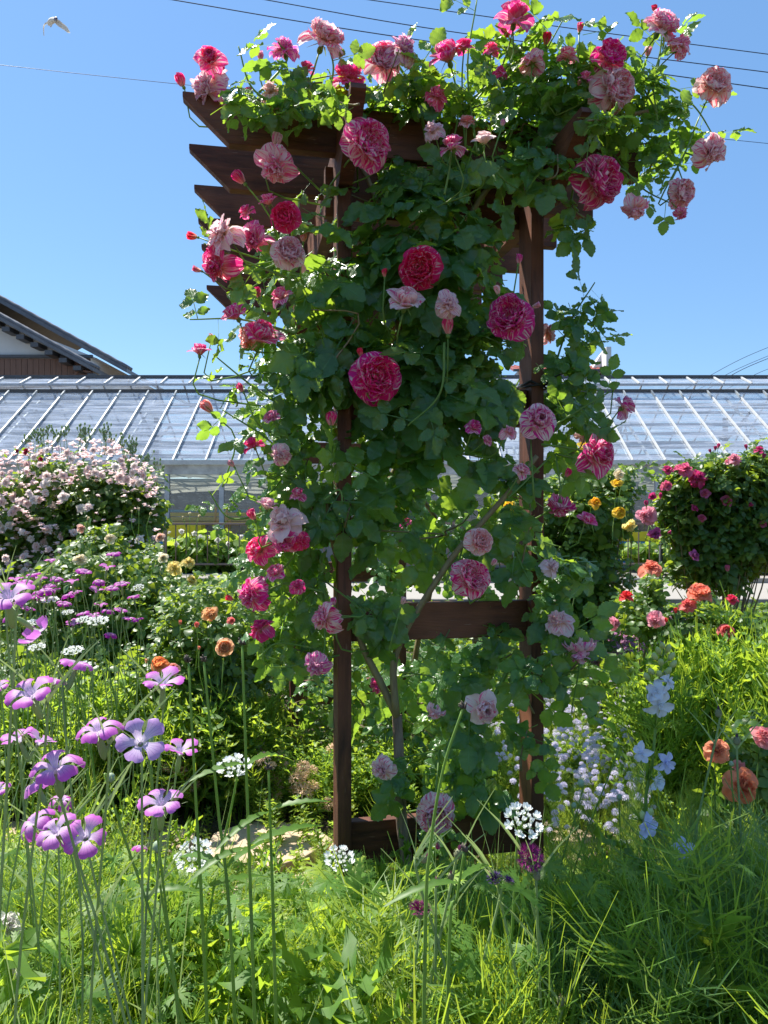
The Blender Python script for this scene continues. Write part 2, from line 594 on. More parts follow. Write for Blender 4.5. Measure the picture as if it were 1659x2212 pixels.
def rose_full(seed, domed=.25, n_in=74):
    r = random.Random(seed); a = Acc()
    for i in range(7):
        place_petal(a, petal(1.0 * r.uniform(.86, 1.04), 1.15, .25, r.uniform(.1, .45), .06, r.random(), 7, 6, notch=.05), i * .898 + r.uniform(-.15, .15), R(r.uniform(72, 98)), (0, 0, -.30), r)
    for i in range(8):
        place_petal(a, petal(.9 * r.uniform(.9, 1.05), .95, .5, -.06, .05, r.random()), i * .785 + .3 + r.uniform(-.1, .1), R(r.uniform(54, 66)), (0, 0, -.30), r)
    for i in range(10):
        place_petal(a, petal(.76 * r.uniform(.9, 1.05), .62, .6, -.05, .07, r.random()), i * .628 + r.uniform(-.1, .1), R(r.uniform(42, 52)), (0, 0, -.26), r)
    q = [r.uniform(0, 6.28)]; q += [q[0] + 1.57 * k + r.uniform(-.2, .2) for k in (1, 2, 3)]
    for i in range(n_in):
        rr = .60 * math.sqrt((i + .5) / n_in); ph = i * 2.39996
        near = min(q, key=lambda w: abs(math.atan2(math.sin(ph - w), math.cos(ph - w))))
        dd = math.atan2(math.sin(ph - near), math.cos(ph - near))
        face = ph + dd * .9 + r.uniform(-.5, .5)
        L = r.uniform(.30, .44); zt = domed * (1 - (rr / .6) ** 2) * .6
        place_petal(a, petal(L, r.uniform(.24, .42), .75, r.uniform(-.1, .35), .13, r.random(), 4, 4), face, R(14 + 52 * rr + r.uniform(-12, 12)), (math.cos(ph) * rr * .82, math.sin(ph) * rr * .82, -.16 + zt * .5 - .1 * rr), r)
    return a


def rose_cup(seed, openness=1.0):
    r = random.Random(seed); a = Acc()
    for i in range(5):
        place_petal(a, petal(r.uniform(.85, 1.05), 1.05, .3, r.uniform(.25, .55), .05, r.random(), 7, 6, notch=.06), i * 1.256 + r.uniform(-.2, .2), R(r.uniform(48, 80) * openness), (0, 0, -.55), r)
    for i in range(6):
        place_petal(a, petal(.95 * r.uniform(.92, 1.05), .95, .55, r.uniform(.0, .2), .04, r.random(), 6, 6), i * 1.05 + .5, R(r.uniform(26, 40) * openness), (0, 0, -.55), r)
    for i in range(16):
        f = i / 16
        place_petal(a, petal((.92 - .12 * (1 - f)) * r.uniform(.93, 1.03), .34 + .42 * f, .85, r.uniform(-.05, .1), .05, r.random(), 5, 5), i * 2.4, R(3 + 20 * f * openness), (math.cos(i * 2.4) * .06 * (1 - f), math.sin(i * 2.4) * .06 * (1 - f), -.55), r)
    return a


def rose_loose(seed):
    r = random.Random(seed); a = Acc()
    for i in range(9):
        place_petal(a, petal(r.uniform(.85, 1.15), r.uniform(.85, 1.15), .3, r.uniform(.1, .55), .09, r.random(), 7, 6, notch=.05), i * .7 + r.uniform(-.3, .3), R(r.uniform(70, 125)), (0, 0, -.25), r)
    for i in range(34):
        f = i / 34
        place_petal(a, petal(r.uniform(.5, .85), r.uniform(.3, .6), .6, r.uniform(-.1, .4), .12, r.random(), 5, 5), i * 2.4 + r.uniform(-.4, .4), R(10 + 62 * f + r.uniform(-12, 12)), (0, 0, -.30), r)
    return a


def rose_bud(seed, fat=1.0):
    r = random.Random(seed); a = Acc()
    for i in range(7):
        f = i / 7
        place_petal(a, petal(r.uniform(.95, 1.15), .55 + .35 * f, .95, .0 + .12 * f * fat, .03, r.random(), 5, 6), i * 2.2, R((2 + 13 * f) * fat), (0, 0, -.5), r)
    return a


def sepals(seed, drop=1.2, L=.55, hip=.13):
    r = random.Random(seed); a = Acc()
    th = np.linspace(0, 1, 5)
    a.tube([(0, 0, -.80 + .3 * t) for t in th], [hip * .45, hip * .9, hip, hip * .85, hip * .7], None, 8)
    for i in range(5):
        s_ = strip([(0, 0, 0), (0, L * .35, .02), (0, L * .7, -.02 - .1 * drop), (0, L, -.05 - .2 * drop)], .17, .02)
        place_petal(a, s_, i * 1.256 + r.uniform(-.2, .2), R(r.uniform(50, 90) * drop * .8), (0, 0, -.5), r)
    return a


ROSE = {'full': [rose_full(i).mesh('rose_bloom', M['petal']) for i in range(4)],
        'cup': [rose_cup(i + 10, o).mesh('rose_bloom', M['petal']) for i, o in enumerate((.75, 1.0, 1.15))],
        'loose': [rose_loose(i + 20).mesh('rose_bloom', M['petal']) for i in range(3)],
        'bud': [rose_bud(i + 30, f).mesh('rosebud', M['petal']) for i, f in enumerate((.6, 1.3))]}
PLAIN = {}
for k_, l_ in ROSE.items():
    PLAIN[k_] = []
    for me_ in l_:
        m2 = me_.copy(); m2.materials[0] = M['plainpetal']; PLAIN[k_].append(m2)
SEPAL = {'open': sepals(1, 1.3).mesh('calyx', M['stem']), 'bud': sepals(2, .25, .75, .16).mesh('calyx', M['stem'])}


def rose(parent, kind, p, ax, diam, color, spin=None, plain=False, stem_to=None, idx=None, stem=True, calyx=True):
    """one flower as a part of its plant: petals > calyx, stem"""
    lst = (PLAIN if plain else ROSE)[kind]
    me = lst[(idx if idx is not None else random.randrange(99)) % len(lst)]
    k = {'full': .58, 'cup': .62, 'loose': .56, 'bud': .66}[kind]
    sc = diam * k
    Mx = axis_mat(p, ax, sc, random.uniform(0, 6.28) if spin is None else spin)
    o = link('rosebud' if kind == 'bud' else 'rose_bloom', me, parent, Mx)
    o.color = color
    if calyx:
        link('calyx', SEPAL['bud' if kind == 'bud' else 'open'], o, Mx)
    if stem and stem_to is not None:
        ax = nrm(np.asarray(ax, float)); b = np.asarray(p) - ax * sc * .78
        e = np.asarray(stem_to, float); d = np.linalg.norm(e - b)
        pts = curve([b, b - ax * d * .35 + np.array([0, 0, -.05 * d]), e], 7)
        Acc().tube(pts, max(.0016, sc * .035), max(.0022, sc * .05), 5).build('flower_stem', M['stem'], o)
    return o


# ---------------------------------------------------------------- other flowers
def corncockle(seed, droop=.15, curl=.15):
    r = random.Random(seed); a = Acc(); nu, nv = 6, 9
    for k in range(5):
        ph = k * 1.2566 + r.uniform(-.08, .08); L = r.uniform(.93, 1.08); dr = droop + r.uniform(-.1, .2); tw = r.uniform(-.12, .12); cu = curl + r.uniform(-.1, .15)

        def fn(s_, t_):
            rad = .05 + (.17 * t_ / .3 if t_ < .3 else .17 + (L - .22) * ((t_ - .3) / .7))
            z = -.55 + (.50 * (t_ / .3) ** .8 if t_ < .3 else .5 + .20 * math.sin((t_ - .3) / .7 * 2.4) - dr * ((t_ - .3) / .7) ** 2)
            half = R(36.5) if t_ < .28 else R(float(np.interp(t_, (.28, .5, .85, 1), (36, 23, 31, 30))))
            if t_ > .82:
                rad -= .09 * (abs(s_) ** 3) * (t_ - .82) / .18 + (.07 if abs(s_) < .2 and t_ > .97 else 0)
                half *= 1 - .22 * ((t_ - .82) / .18) ** 2
            z += cu * s_ * s_ * max(0, t_ - .3) * -.5 + tw * s_ * max(0, t_ - .3) * .6 + .02 * math.sin(s_ * 9 + k) * t_
            an = ph + s_ * half
            return (math.cos(an) * rad, math.sin(an) * rad, z)
        T = grid(nu, nv, fn); a.tpl(T, r.random())
    for k in range(6):
        an = k * 1.05
        a.tube([(0, 0, -.5), (.04 * math.cos(an), .04 * math.sin(an), -.15), (.13 * math.cos(an), .13 * math.sin(an), .12)], .012, .010, 4, -1)
    return a


def m_corn():
    k = NT('lilac_petal')
    _, u, v, r = k.pv()
    oi = k.n('ObjectInfo')
    edge = oi.outputs['Color']
    c = k.mix(k.math('MAXIMUM', k.ramp(v, .22, .85), k.math('SUBTRACT', .9, oi.outputs['Alpha'])), (0.80, 0.72, 0.86), edge)
    ln = k.math('ABSOLUTE', k.math('SUBTRACT', k.math('FRACT', k.math('MULTIPLY', k.math('ADD', u, 1.0), 2.5)), .5))
    l2 = k.math('MULTIPLY', k.ramp(ln, .09, .03), k.math('MULTIPLY', k.ramp(v, .9, .75), k.ramp(v, .25, .4)))
    c = k.mix(k.math('MULTIPLY', l2, .55), c, (.22, .06, .38))
    c = k.mix(k.math('MULTIPLY', k.ramp(r, -.4, -.8), .8), c, (.75, .68, .85))
    p = k.n('BsdfPrincipled', {'Base Color': c, 'Roughness': .5, 'Specular IOR Level': .25, 'Sheen Weight': .2})
    t = k.n('BsdfTranslucent', {'Color': c})
    return k.surf(k.n('MixShader', {0: .42, 1: p.outputs[0], 2: t.outputs[0]}).outputs[0])


M['purple'] = m_corn()
CORN = [corncockle(i, d, c).mesh('flower', M['purple']) for i, (d, c) in enumerate(((.05, .1), (.3, .2), (-.15, .3), (.5, .0)))]


def corn_calyx(L=1.0):
    a = Acc()
    a.tube([(0, 0, -1.55), (0, 0, -1.4), (0, 0, -1.1), (0, 0, -.75), (0, 0, -.5), (0, 0, -.32)], [.05, .13, .17, .15, .11, .10], None, 10)
    for i in range(5):
        an = i * 1.2566 + .6; c, s_ = math.cos(an), math.sin(an)
        a.tpl(strip([(c * .1, s_ * .1, -.45), (c * .35, s_ * .35, -.2), (c * .85, s_ * .85, -.12), (c * 1.15, s_ * 1.15, .0)], .07, .012, up=(-s_ * .1, c * .1, 1)))
    return a


CALYX_CORN = corn_calyx().mesh('calyx', M['greystem'])


def lace_tpl(seed):
    """white lace flower: flat head of florets, the outer petals big and two-lobed"""
    r = random.Random(seed); pet = Acc(); gr = Acc()
    tips = [(0, 0)] + [(.40 * math.cos(i * .785 + .3), .40 * math.sin(i * .785 + .3)) for i in range(8)] + [(.74 * math.cos(i * .785), .74 * math.sin(i * .785)) for i in range(10)]
    for (x, y) in tips:
        rad = math.hypot(x, y); z = .10 - .12 * rad * rad + r.uniform(-.03, .03)
        gr.tube(curve([(0, 0, -.75), (x * .45, y * .45, -.35), (x, y, z - .03)], 5), .020, .012, 4)
        gr.tube([(x, y, z - .08), (x, y, z)], .05, .035, 6)
        n = 9
        for i in range(n):
            an = i * 6.28 / n + r.uniform(-.2, .2)
            out = math.cos(an - math.atan2(y, x)) if rad > .1 else 0
            big = rad > .6 and out > .35
            L = r.uniform(.30, .42) if big else r.uniform(.20, .29)
            for sg in (-1, 1) if big else (0,):
                lob = grid(3, 4, lambda s_, t_: (s_ * L * .26 * math.sin(math.pi * min(1, .12 + .8 * t_)) ** .6 + sg * L * .22 * t_, t_ * L, .06 * L * s_ * s_ + .25 * L * t_ * t_ * (1 if not big else .25)))
                Rm = rz(an - math.pi / 2) @ rx(r.uniform(.1, .5) if big else r.uniform(.5, 1.2))
                pet.raw(lob.v @ Rm.T + np.array([x, y, z]), lob.uv, lob.q, None, r.random())
    return pet, gr


def m_white():
    k = NT('white_petal')
    _, u, v, r = k.pv()
    c = k.mix(k.ramp(v, .5, 0), (.86, .87, .84), (.60, .70, .42))
    p = k.n('BsdfPrincipled', {'Base Color': c, 'Roughness': .6})
    t = k.n('BsdfTranslucent', {'Color': c})
    return k.surf(k.n('MixShader', {0: .3, 1: p.outputs[0], 2: t.outputs[0]}).outputs[0])


M['white'] = m_white()
LACE = []
for i in range(3):
    p_, g_ = lace_tpl(i)
    LACE.append((p_.mesh('floret', M['white']), g_.mesh('flower_stalk', M['stem'])))


def cornflower_tpl(seed, closed=False):
    r = random.Random(seed); a = Acc(); b = Acc()
    b.tube([(0, 0, -.95), (0, 0, -.85), (0, 0, -.65), (0, 0, -.35), (0, 0, -.12)], [.08, .26, .34, .28, .17], None, 10)
    for k in range(40):
        z = -.85 + .7 * (k / 40); an = k * 2.4; rr = .34 * math.sin(math.pi * (.22 + .6 * k / 40)) + .02
        c, s_ = math.cos(an), math.sin(an)
        b.tpl(strip([(c * rr, s_ * rr, z), (c * (rr + .03), s_ * (rr + .03), z + .1), (c * rr * .95, s_ * rr * .95, z + .18)], .14, .02, up=(c, s_, 0)), 1)
    if closed:
        for k in range(16):
            an = k * 2.4; c, s_ = math.cos(an), math.sin(an); rr = .05 + .1 * k / 16
            a.tpl(strip([(c * rr * .6, s_ * rr * .6, -.2), (c * rr, s_ * rr, .05), (c * rr * .8, s_ * rr * .8, .2 + .1 * r.random())], .07, .03, up=(c, s_, 0)), r.random())
        return a, b
    for ring, (n, L, e0) in enumerate(((14, .95, 10), (16, .80, 32), (14, .62, 55), (10, .45, 75))):
        for k in range(n):
            an = k * 6.283 / n + ring * .3 + r.uniform(-.1, .1); e = R(e0 + r.uniform(-9, 9)); c, s_ = math.cos(an), math.sin(an)
            d = np.array([c * math.cos(e), s_ * math.cos(e), math.sin(e)]); o = np.array([c * .1, s_ * .1, -.12])
            a.tpl(strip([o, o + d * L * .5, o + d * L * .62], .035, .10, up=(-s_, c, .4)), r.random())
            sdv = np.array([-s_, c, 0])
            for q in (-1, -.4, .3, 1):
                a.tpl(strip([o + d * L * .58 + sdv * .03 * q, o + d * L * .8 + sdv * .10 * q, o + d * L * (1.02 - .08 * abs(q)) + sdv * .17 * q + np.array([0, 0, .03])], .065, .012, up=(d[2], 0.2, 1)), r.random())
    return a, b


def m_obj(name, w=.3, rough=.6, vary=.35):
    """plain petals in the object's own colour"""
    k = NT(name)
    _, u, v, r = k.pv()
    oi = k.n('ObjectInfo')
    c = k.mix(k.math('MULTIPLY', r, vary), oi.outputs['Color'], k.mix(1.0, oi.outputs['Color'], (.5, .45, .6), 'MULTIPLY'))
    p = k.n('BsdfPrincipled', {'Base Color': c, 'Roughness': rough})
    t = k.n('BsdfTranslucent', {'Color': c})
    return k.surf(k.n('MixShader', {0: w, 1: p.outputs[0], 2: t.outputs[0]}).outputs[0])


M['obj'] = m_obj('coloured_petal')
M['scaly'] = m_plain('scaly_bud', (.28, .33, .17), (.16, .13, .09), 300, .6)
a_, b_ = cornflower_tpl(1); c_, d_ = cornflower_tpl(2, True)
CF = (a_.mesh('ray_florets', M['obj']), b_.mesh('flower_base', M['scaly']), c_.mesh('ray_florets', M['obj']), d_.mesh('flower_base', M['scaly']))


def larkspur_tpl(seed):
    r = random.Random(seed); a = Acc()
    for k in range(5):
        place_petal(a, petal(1.0 * r.uniform(.8, 1.1), .68, .5, r.uniform(-.1, .4), .14, r.random(), 5, 5), k * 1.2566 + r.uniform(-.2, .2), R(r.uniform(52, 95)), (0, 0, 0), r, rnd=.2 + .5 * r.random())
    for k in range(3):
        place_petal(a, petal(.42, .35, .5, .1, .1, r.random(), 4, 4), k * 2.1, R(25), (0, 0, 0), r, rnd=-1)
    a.tube(curve([(0, 0, 0), (0, .15, -.5), (0, .5, -.95)], 5), .13, .02, 6, .5)
    return a


LARK = [larkspur_tpl(i).mesh('floret', M['obj']) for i in range(2)]


def pompon(seed, n=22):
    r = random.Random(seed); a = Acc()
    for i in range(n):
        f = i / n
        place_petal(a, petal(r.uniform(.75, 1.0) * (.6 + .4 * f), r.uniform(.4, .7), .4, .15, .08, r.random(), 3, 3), i * 2.4, R(12 + 80 * f + r.uniform(-8, 8)), (0, 0, -.3), r)
    return a


POMS = [pompon(i).mesh('rose_bloom', M['plainpetal']) for i in range(3)]


def sprig(seed, n=26, L=.20, W=.34):
    """leafy shoot 1 tall with many small narrow leaves"""
    r = random.Random(seed); it = [(strip([(0, 0, 0), (.03, 0, .5), (0, 0, .98)], .02, .008, up=(0, 1, 0)), np.eye(3), (0, 0, 0))]
    for i in range(n):
        z = .15 + .85 * (i / n) ** .75; an = i * 2.4; l_ = L * r.uniform(.7, 1.2) * (1.2 - .5 * z); e = r.uniform(.1, 1.0)
        T = leaf_tpl(l_, l_ * W, 2, 3, .2, .25, 0, .02, r.random())
        it.append((T, rz(an) @ rx(e) @ ry(r.uniform(-.5, .5)), (.02, 0, z)))
        if i % 2:
            it.append((leaf_tpl(l_ * .6, l_ * .22, 2, 2, .2, .2, 0, .02, r.random()), rz(an + .8) @ rx(e * .6), (.02, 0, z)))
    return merge(it)


SPRIGS = [sprig(i) for i in range(4)]


# ---------------------------------------------------------------- ground, paths
def m_ground():
    k = NT('garden_soil')
    tc = k.n('TexCoord')
    n1 = k.n('TexNoise', {'Vector': tc.outputs['Object'], 'Scale': 3.0, 'Detail': 8.0, 'Roughness': .7})
    n2 = k.n('TexNoise', {'Vector': tc.outputs['Object'], 'Scale': 60.0, 'Detail': 5.0})
    b = k.mix(k.ramp(n1.outputs[0], .35, .65), (.07, .05, .03), (.13, .10, .06))
    b = k.mix(k.math('MULTIPLY', k.ramp(n2.outputs[0], .5, .7), .6), b, (.19, .15, .10))
    bp = k.n('Bump', {'Strength': .8, 'Distance': .03, 'Height': n2.outputs[0]})
    return k.surf(k.n('BsdfPrincipled', {'Base Color': b, 'Roughness': .9, 'Normal': bp.outputs[0]}).outputs[0])


def sheet(name, x0, x1, y0, y1, z, mat, nx=1, ny=1, amp=0.0):
    a = Acc(); xs = np.linspace(x0, x1, nx + 1); ys = np.linspace(y0, y1, ny + 1)
    X, Y = np.meshgrid(xs, ys); Z = np.full_like(X, z) + (rng.random(X.shape) - .5) * amp
    v = np.stack([X, Y, Z], -1).reshape(-1, 3)
    q = [(j * (nx + 1) + i, j * (nx + 1) + i + 1, (j + 1) * (nx + 1) + i + 1, (j + 1) * (nx + 1) + i) for j in range(ny) for i in range(nx)]
    a.raw(v, np.zeros((len(v), 2)), q)
    return tag(a.build(name, mat), kind='structure')


sheet('ground', -400, 400, -60, 900, 0, m_ground())
M['asphalt'] = m_plain('worn_asphalt', (.27, .25, .22), (.33, .31, .28), 90, .9, bump=.3)
M['sand'] = m_plain('sandy_stone', (.52, .40, .28), (.42, .31, .21), 14, .85, bump=.3)
sheet('path', -40, 40, 9.9, 12.9, .006, M['asphalt'])
M['conc'] = m_plain('concrete', (.30, .28, .25), (.22, .20, .17), 6, .9, bump=.2)
for y in (9.8, 12.9):
    tag(Acc().box((-40, y, 0), (40, y + .12, .09)).build('kerb', M['conc'], bevel=.01), kind='structure')
sheet('yard', -40, 40, 14.0, 16.0, .004, M['conc'])
# flagstones of the sandy garden path
random.seed(4)
stones = []
for gx in np.arange(-2.9, 2.6, .46):
    for gy in (2.30, 2.70):
        stones.append((gx + random.uniform(-.03, .03) + (0.2 if gy > 2.5 else 0), gy + .05 * gx * 0))
proto = None
for n_, (x, y) in enumerate(stones):
    a = Acc(); m = 9
    th = [2 * math.pi * i / m + random.uniform(-.12, .12) for i in range(m)]
    rr = [random.uniform(.20, .235) for _ in th]
    top = [(x + 1.02 * r_ * math.cos(t), y + .88 * r_ * math.sin(t), .045) for r_, t in zip(rr, th)]
    bot = [(px, py, -.02) for px, py, _ in top]
    v = top + bot + [(x, y, .048)]
    a.raw(v, np.zeros((len(v), 2)), [(m + i, m + (i + 1) % m, (i + 1) % m, i) for i in range(m)], [(i, (i + 1) % m, 2 * m) for i in range(m)])
    o = a.build('paving_stone', M['sand'], smooth=False, bevel=.006)
    tag(o, 'sandy irregular flagstone laid in the narrow path beside the wooden arbor', 'paving stone', 'sandy flagstones of the garden path')

# ---------------------------------------------------------------- greenhouse
M['alu'] = m_plain('weathered_aluminium', (.50, .50, .52), (.36, .36, .38), 12, .5, metal=.2)
M['whitebar'] = m_plain('white_painted_bar', (.58, .58, .57), (.46, .46, .45), 10, .5)
M['stain'] = m_plain('stained_white_gutter', (.62, .62, .60), (.30, .29, .28), 3, .7, vec=(1, 1, 1))
M['darkmetal'] = m_plain('dark_metal', (.10, .10, .11), (.06, .06, .06), 20, .5)
M['cloth'] = m_plain('beige_shade_cloth', (.62, .57, .47), (.50, .46, .38), 5, .9, vec=(.3, .3, 4), w=.35, tr=(.8, .75, .6))


def m_glass(name, tint, op, streak=True):  # part clear, part pale film: dirt with painted sky reflection and highlight streaks
    k = NT(name)
    tc = k.n('TexCoord')
    mp = k.n('Mapping', {'Vector': tc.outputs['Object'], 'Scale': (.35, 1, 6.5)})
    n1 = k.n('TexNoise', {'Vector': mp.outputs[0], 'Scale': 2.2, 'Detail': 6.0, 'Roughness': .65, 'Distortion': .5})
    mp2 = k.n('Mapping', {'Vector': tc.outputs['Object'], 'Scale': (1.2, 1, 4)})
    n2 = k.n('TexNoise', {'Vector': mp2.outputs[0], 'Scale': 3.0, 'Detail': 5.0, 'Roughness': .75})
    base = k.mix(k.math('MULTIPLY', k.ramp(n2.outputs[0], .52, .68), .55), tint, (.80, .82, .84))
    d = k.n('BsdfDiffuse', {'Color': base})
    tl = k.n('BsdfTranslucent', {'Color': base})
    dd = k.n('MixShader', {0: .3, 1: d.outputs[0], 2: tl.outputs[0]})
    tr = k.n('BsdfTransparent', {'Color': (.93, .96, .98, 1)})
    f = k.math('MULTIPLY_ADD', k.ramp(n1.outputs[0], .45, .66), .55 if streak else .04, op, clamp=True)
    m1 = k.n('MixShader', {0: f, 1: tr.outputs[0], 2: dd.outputs[0]})
    g = k.n('BsdfGlossy', {'Color': (1, 1, 1, 1), 'Roughness': .03})
    fr = k.n('Fresnel', {'IOR': 1.5})
    m2 = k.n('MixShader', {0: k.math('MULTIPLY_ADD', fr.outputs[0], .10 if streak else 1.0, .0, clamp=True), 1: m1.outputs[0], 2: g.outputs[0]})
    return k.surf(m2.outputs[0])


M['roofglass'] = m_glass('greenhouse_roof_glass', (.50, .56, .67), .16)
M['wallglass'] = m_glass('greenhouse_wall_glass', (.40, .44, .50), .0, False)

GH = empty('greenhouse', (0, 16.4, 0), 'long glass greenhouse with pale bars and a sloping roof behind the railing', 'greenhouse')
Y0, Z0, Y1, Z1, YR, ZR, YL, ZL = 16.4, 2.27, 19.3, 4.22, 19.75, 4.64, 19.12, 4.37
GX0, GX1 = -14.3, 14.4


def plank(a, p, q, wy, wz, n=(0, 0, 1)):
    """square bar from p to q"""
    p, q = np.asarray(p, float), np.asarray(q, float); d = nrm(q - p)
    x = nrm(np.cross(d, np.asarray(n, float))); z = np.cross(x, d); L = np.linalg.norm(q - p)
    a.box((-wy / 2, 0, -wz / 2), (wy / 2, L, wz / 2), (np.stack([x, d, z], 1), p))
    return a


def roofpane(name, y0, z0, y1, z1, parent):
    a = Acc(); d = nrm(np.array([0, y1 - y0, z1 - z0])); n = np.array([0, -d[2], d[1]])
    A = np.array([GX0, y0, z0]); B = np.array([GX1, y1, z1])
    v = [(GX0, y0, z0), (GX1, y0, z0), (GX1, y1, z1), (GX0, y1, z1)]
    v = np.array(v); v2 = v - n * .006
    a.raw(np.vstack([v, v2]), np.zeros((8, 2)), [(0, 1, 2, 3), (7, 6, 5, 4), (0, 4, 5, 1), (2, 6, 7, 3), (1, 5, 6, 2), (3, 7, 4, 0)])
    return a.build(name, M['roofglass'], parent, smooth=False)


roofpane('roof_glass', Y0, Z0, Y1, Z1, GH)
roofpane('ridge_glass', YL, ZL, YR, ZR, GH)
roofpane('roof_glass', 23.2, Z0, YR + .05, ZR, GH)
for x in np.arange(GX0, GX1 + .01, .70):
    plank(Acc(), (x, Y0 - .02, Z0 + .03), (x, Y1, Z1 + .03), .034, .05).build('glazing_bar', M['whitebar'], GH)
    plank(Acc(), (x + .35, YL, ZL + .03), (x + .35, YR, ZR + .03), .04, .04).build('ridge_bar', M['whitebar'], GH)
    plank(Acc(), (x, 23.2, Z0 - .03), (x, YR + .1, ZR - .03), .03, .05).build('rear_bar', M['alu'], GH)
for (y, z) in ((17.1, 2.74), (17.85, 3.245), (18.6, 3.75)):
    Acc().box((GX0, y - .02, z - .055), (GX1, y + .02, z - .015)).build('purlin', M['alu'], GH)
Acc().box((GX0, YR - .05, ZR + .0), (GX1, YR + .1, ZR + .07)).build('ridge_cap', M['darkmetal'], GH)
Acc().box((GX0, YL - .04, ZL - .03), (GX1, YL + .0, ZL + .02)).build('vent_rail', M['alu'], GH)
Acc().box((GX0, Y1 - .03, Z1 - .03), (GX1, Y1 + .05, Z1 + .06)).build('roof_rail', M['darkmetal'], GH)
Acc().box((GX0, Y0 - .14, Z0 - .06), (GX1, Y0 - .02, Z0 + .03)).build('gutter', M['whitebar'], GH)
Acc().box((GX0, Y0 - .06, Z0 - .27), (GX1, Y0 + .03, Z0 - .065)).build('eave_beam', M['stain'], GH)
Acc().box((GX0, Y0 - .05, .02), (GX1, Y0 + .05, .66)).build('low_wall', M['conc'], GH)
Acc().box((GX0, Y0 - .07, .66), (GX1, Y0 + .06, .72)).build('sill', M['alu'], GH)
k0 = 0
for x in np.arange(-13.9, 14, 1.16):
    Acc().box((x - .05, Y0 - .045, .72), (x + .05, Y0 + .04, 2.0)).build('mullion', M['alu'], GH)
    if 3.5 < x:
        Acc().box((x + .05, Y0 - .03, 1.60), (x + 1.11, Y0 + .03, 1.66)).build('transom', M['alu'], GH)
    Acc().box((x + .05, Y0 - .004, .72), (x + 1.11, Y0 + .004, 2.0)).build('window_pane', M['wallglass'], GH, smooth=False)
# rolled and hanging shade cloth in the roof, inner frame and posts
for j, (y, z, d) in enumerate(((17.0, 2.02, .1), (18.2, 1.93, .12), (19.4, 1.86, .1), (20.6, 1.82, .1))):
    a = Acc(); n = 90; xs = np.linspace(GX0 + .3, GX1 - .3, n)
    v = []
    for i, x in enumerate(xs):
        s_ = d * abs(math.sin(x * 1.35 + j)) + .02 * math.sin(x * 5)
        v += [(x, y, z + .06), (x, y + .5, z - s_), (x, y + 1.0, z + .05)]
    q = [(3 * i + k, 3 * i + 3 + k, 3 * i + 4 + k, 3 * i + 1 + k) for i in range(n - 1) for k in (0, 1)]
    a.raw(v, np.zeros((len(v), 2)), q).build('shade_cloth', M['cloth'], GH)
Acc().box((GX0, 23.2, .0), (GX1, 23.3, 1.0)).build('rear_wall', M['conc'], GH)
a = Acc()
Acc().box((GX0, 23.2, 1.0), (GX1, 23.25, 2.2)).build('rear_glass', m_glass('shade_tinted_rear_glass', (.10, .13, .18), .9, False), GH, smooth=False)  # shade of the interior painted as a near-opaque dark tint
for x in np.arange(-11.6, 14, 2.9):
    a = Acc().box((x - .05, 19.55, 0), (x + .05, 19.65, 3.6))
    for s_ in (-1, 1):
        plank(a, (x, 19.6, 1.75), (x + s_ * .62, 19.6, 1.97), .04, .05)
        plank(a, (x, 19.6, 3.0), (x, 19.6 - s_ * 1.3, 3.55), .04, .05)
    a.build('inner_post', M['darkmetal'], GH, smooth=False)
    tr_ = Acc()
    plank(tr_, (x, 16.5, 2.2), (x, 19.6, 4.1), .04, .06); plank(tr_, (x, 16.5, 2.25), (x, 23.1, 2.25), .04, .06); plank(tr_, (x, 18.0, 2.3), (x, 18.6, 3.45), .03, .04); plank(tr_, (x, 19.6, 2.3), (x, 18.6, 3.45), .03, .04)
    tr_.build('truss', M['whitebar'], GH)
for y, z in ((17.3, 2.62), (18.0, 3.0), (18.8, 3.3), (19.6, 3.9), (20.4, 3.8), (21.4, 3.1), (22.2, 2.8), (18.6, 2.5)):
    Acc().box((GX0, y - .03, z), (GX1, y + .03, z + .07)).build('inner_beam', M['alu'], GH)
for x in (GX0, GX1):
    Acc().box((x - .03, Y0, 0), (x + .03, 23.2, 2.2)).build('end_wall', M['wallglass'], GH, smooth=False)

# yellow and blue painted benches and boxes, seen through and in front of the glass
M['yellow'] = m_plain('yellow_paint', (.80, .58, .02), (.70, .48, .02), 8, .5)
M['blue'] = m_plain('blue_paint', (.01, .25, .60), (.01, .20, .50), 8, .5)
M['teal'] = m_plain('teal_paint', (.12, .42, .48), (.10, .35, .42), 8, .5)
M['orange'] = m_plain('orange_paint', (.85, .42, .02), (.75, .36, .02), 8, .5)


def bench(x0, x1, y, lab, zt=1.2):
    b = empty('painted_bench', ((x0 + x1) / 2, y, 0), lab, 'bench')
    Acc().box((x0, y, zt), (x1, y + .55, zt + .05)).build('bench_top', M['teal'], b, bevel=.01)
    for i in range(3):
        Acc().box((x0, y - .012, zt - .10 - i * .10), (x1, y + .02, zt - .015 - i * .10)).build('slat', M['yellow'], b, bevel=.008)
    for x in (x0 + .1, x1 - .1):
        for yy in (y + .05, y + .5):
            Acc().box((x - .03, yy - .03, 0), (x + .03, yy + .03, zt)).build('leg', M['blue'], b)
    return b


def planter(x0, x1, y, lab, yb=(.50, .78)):
    b = empty('planter_box', ((x0 + x1) / 2, y, 0), lab, 'planter')
    Acc().box((x0, y, yb[0]), (x1, y + .4, yb[1])).build('upper_panel', M['yellow'], b, bevel=.01)
    Acc().box((x0 + .01, y + .01, .12), (x1 - .01, y + .4, yb[0] - .002)).build('lower_panel', M['blue'], b, bevel=.01)
    for x in (x0 + .05, x1 - .09):
        for yy in (y + .03, y + .33):
            Acc().box((x, yy, 0), (x + .04, yy + .04, .12)).build('leg', M['darkmetal'], b)
    return b


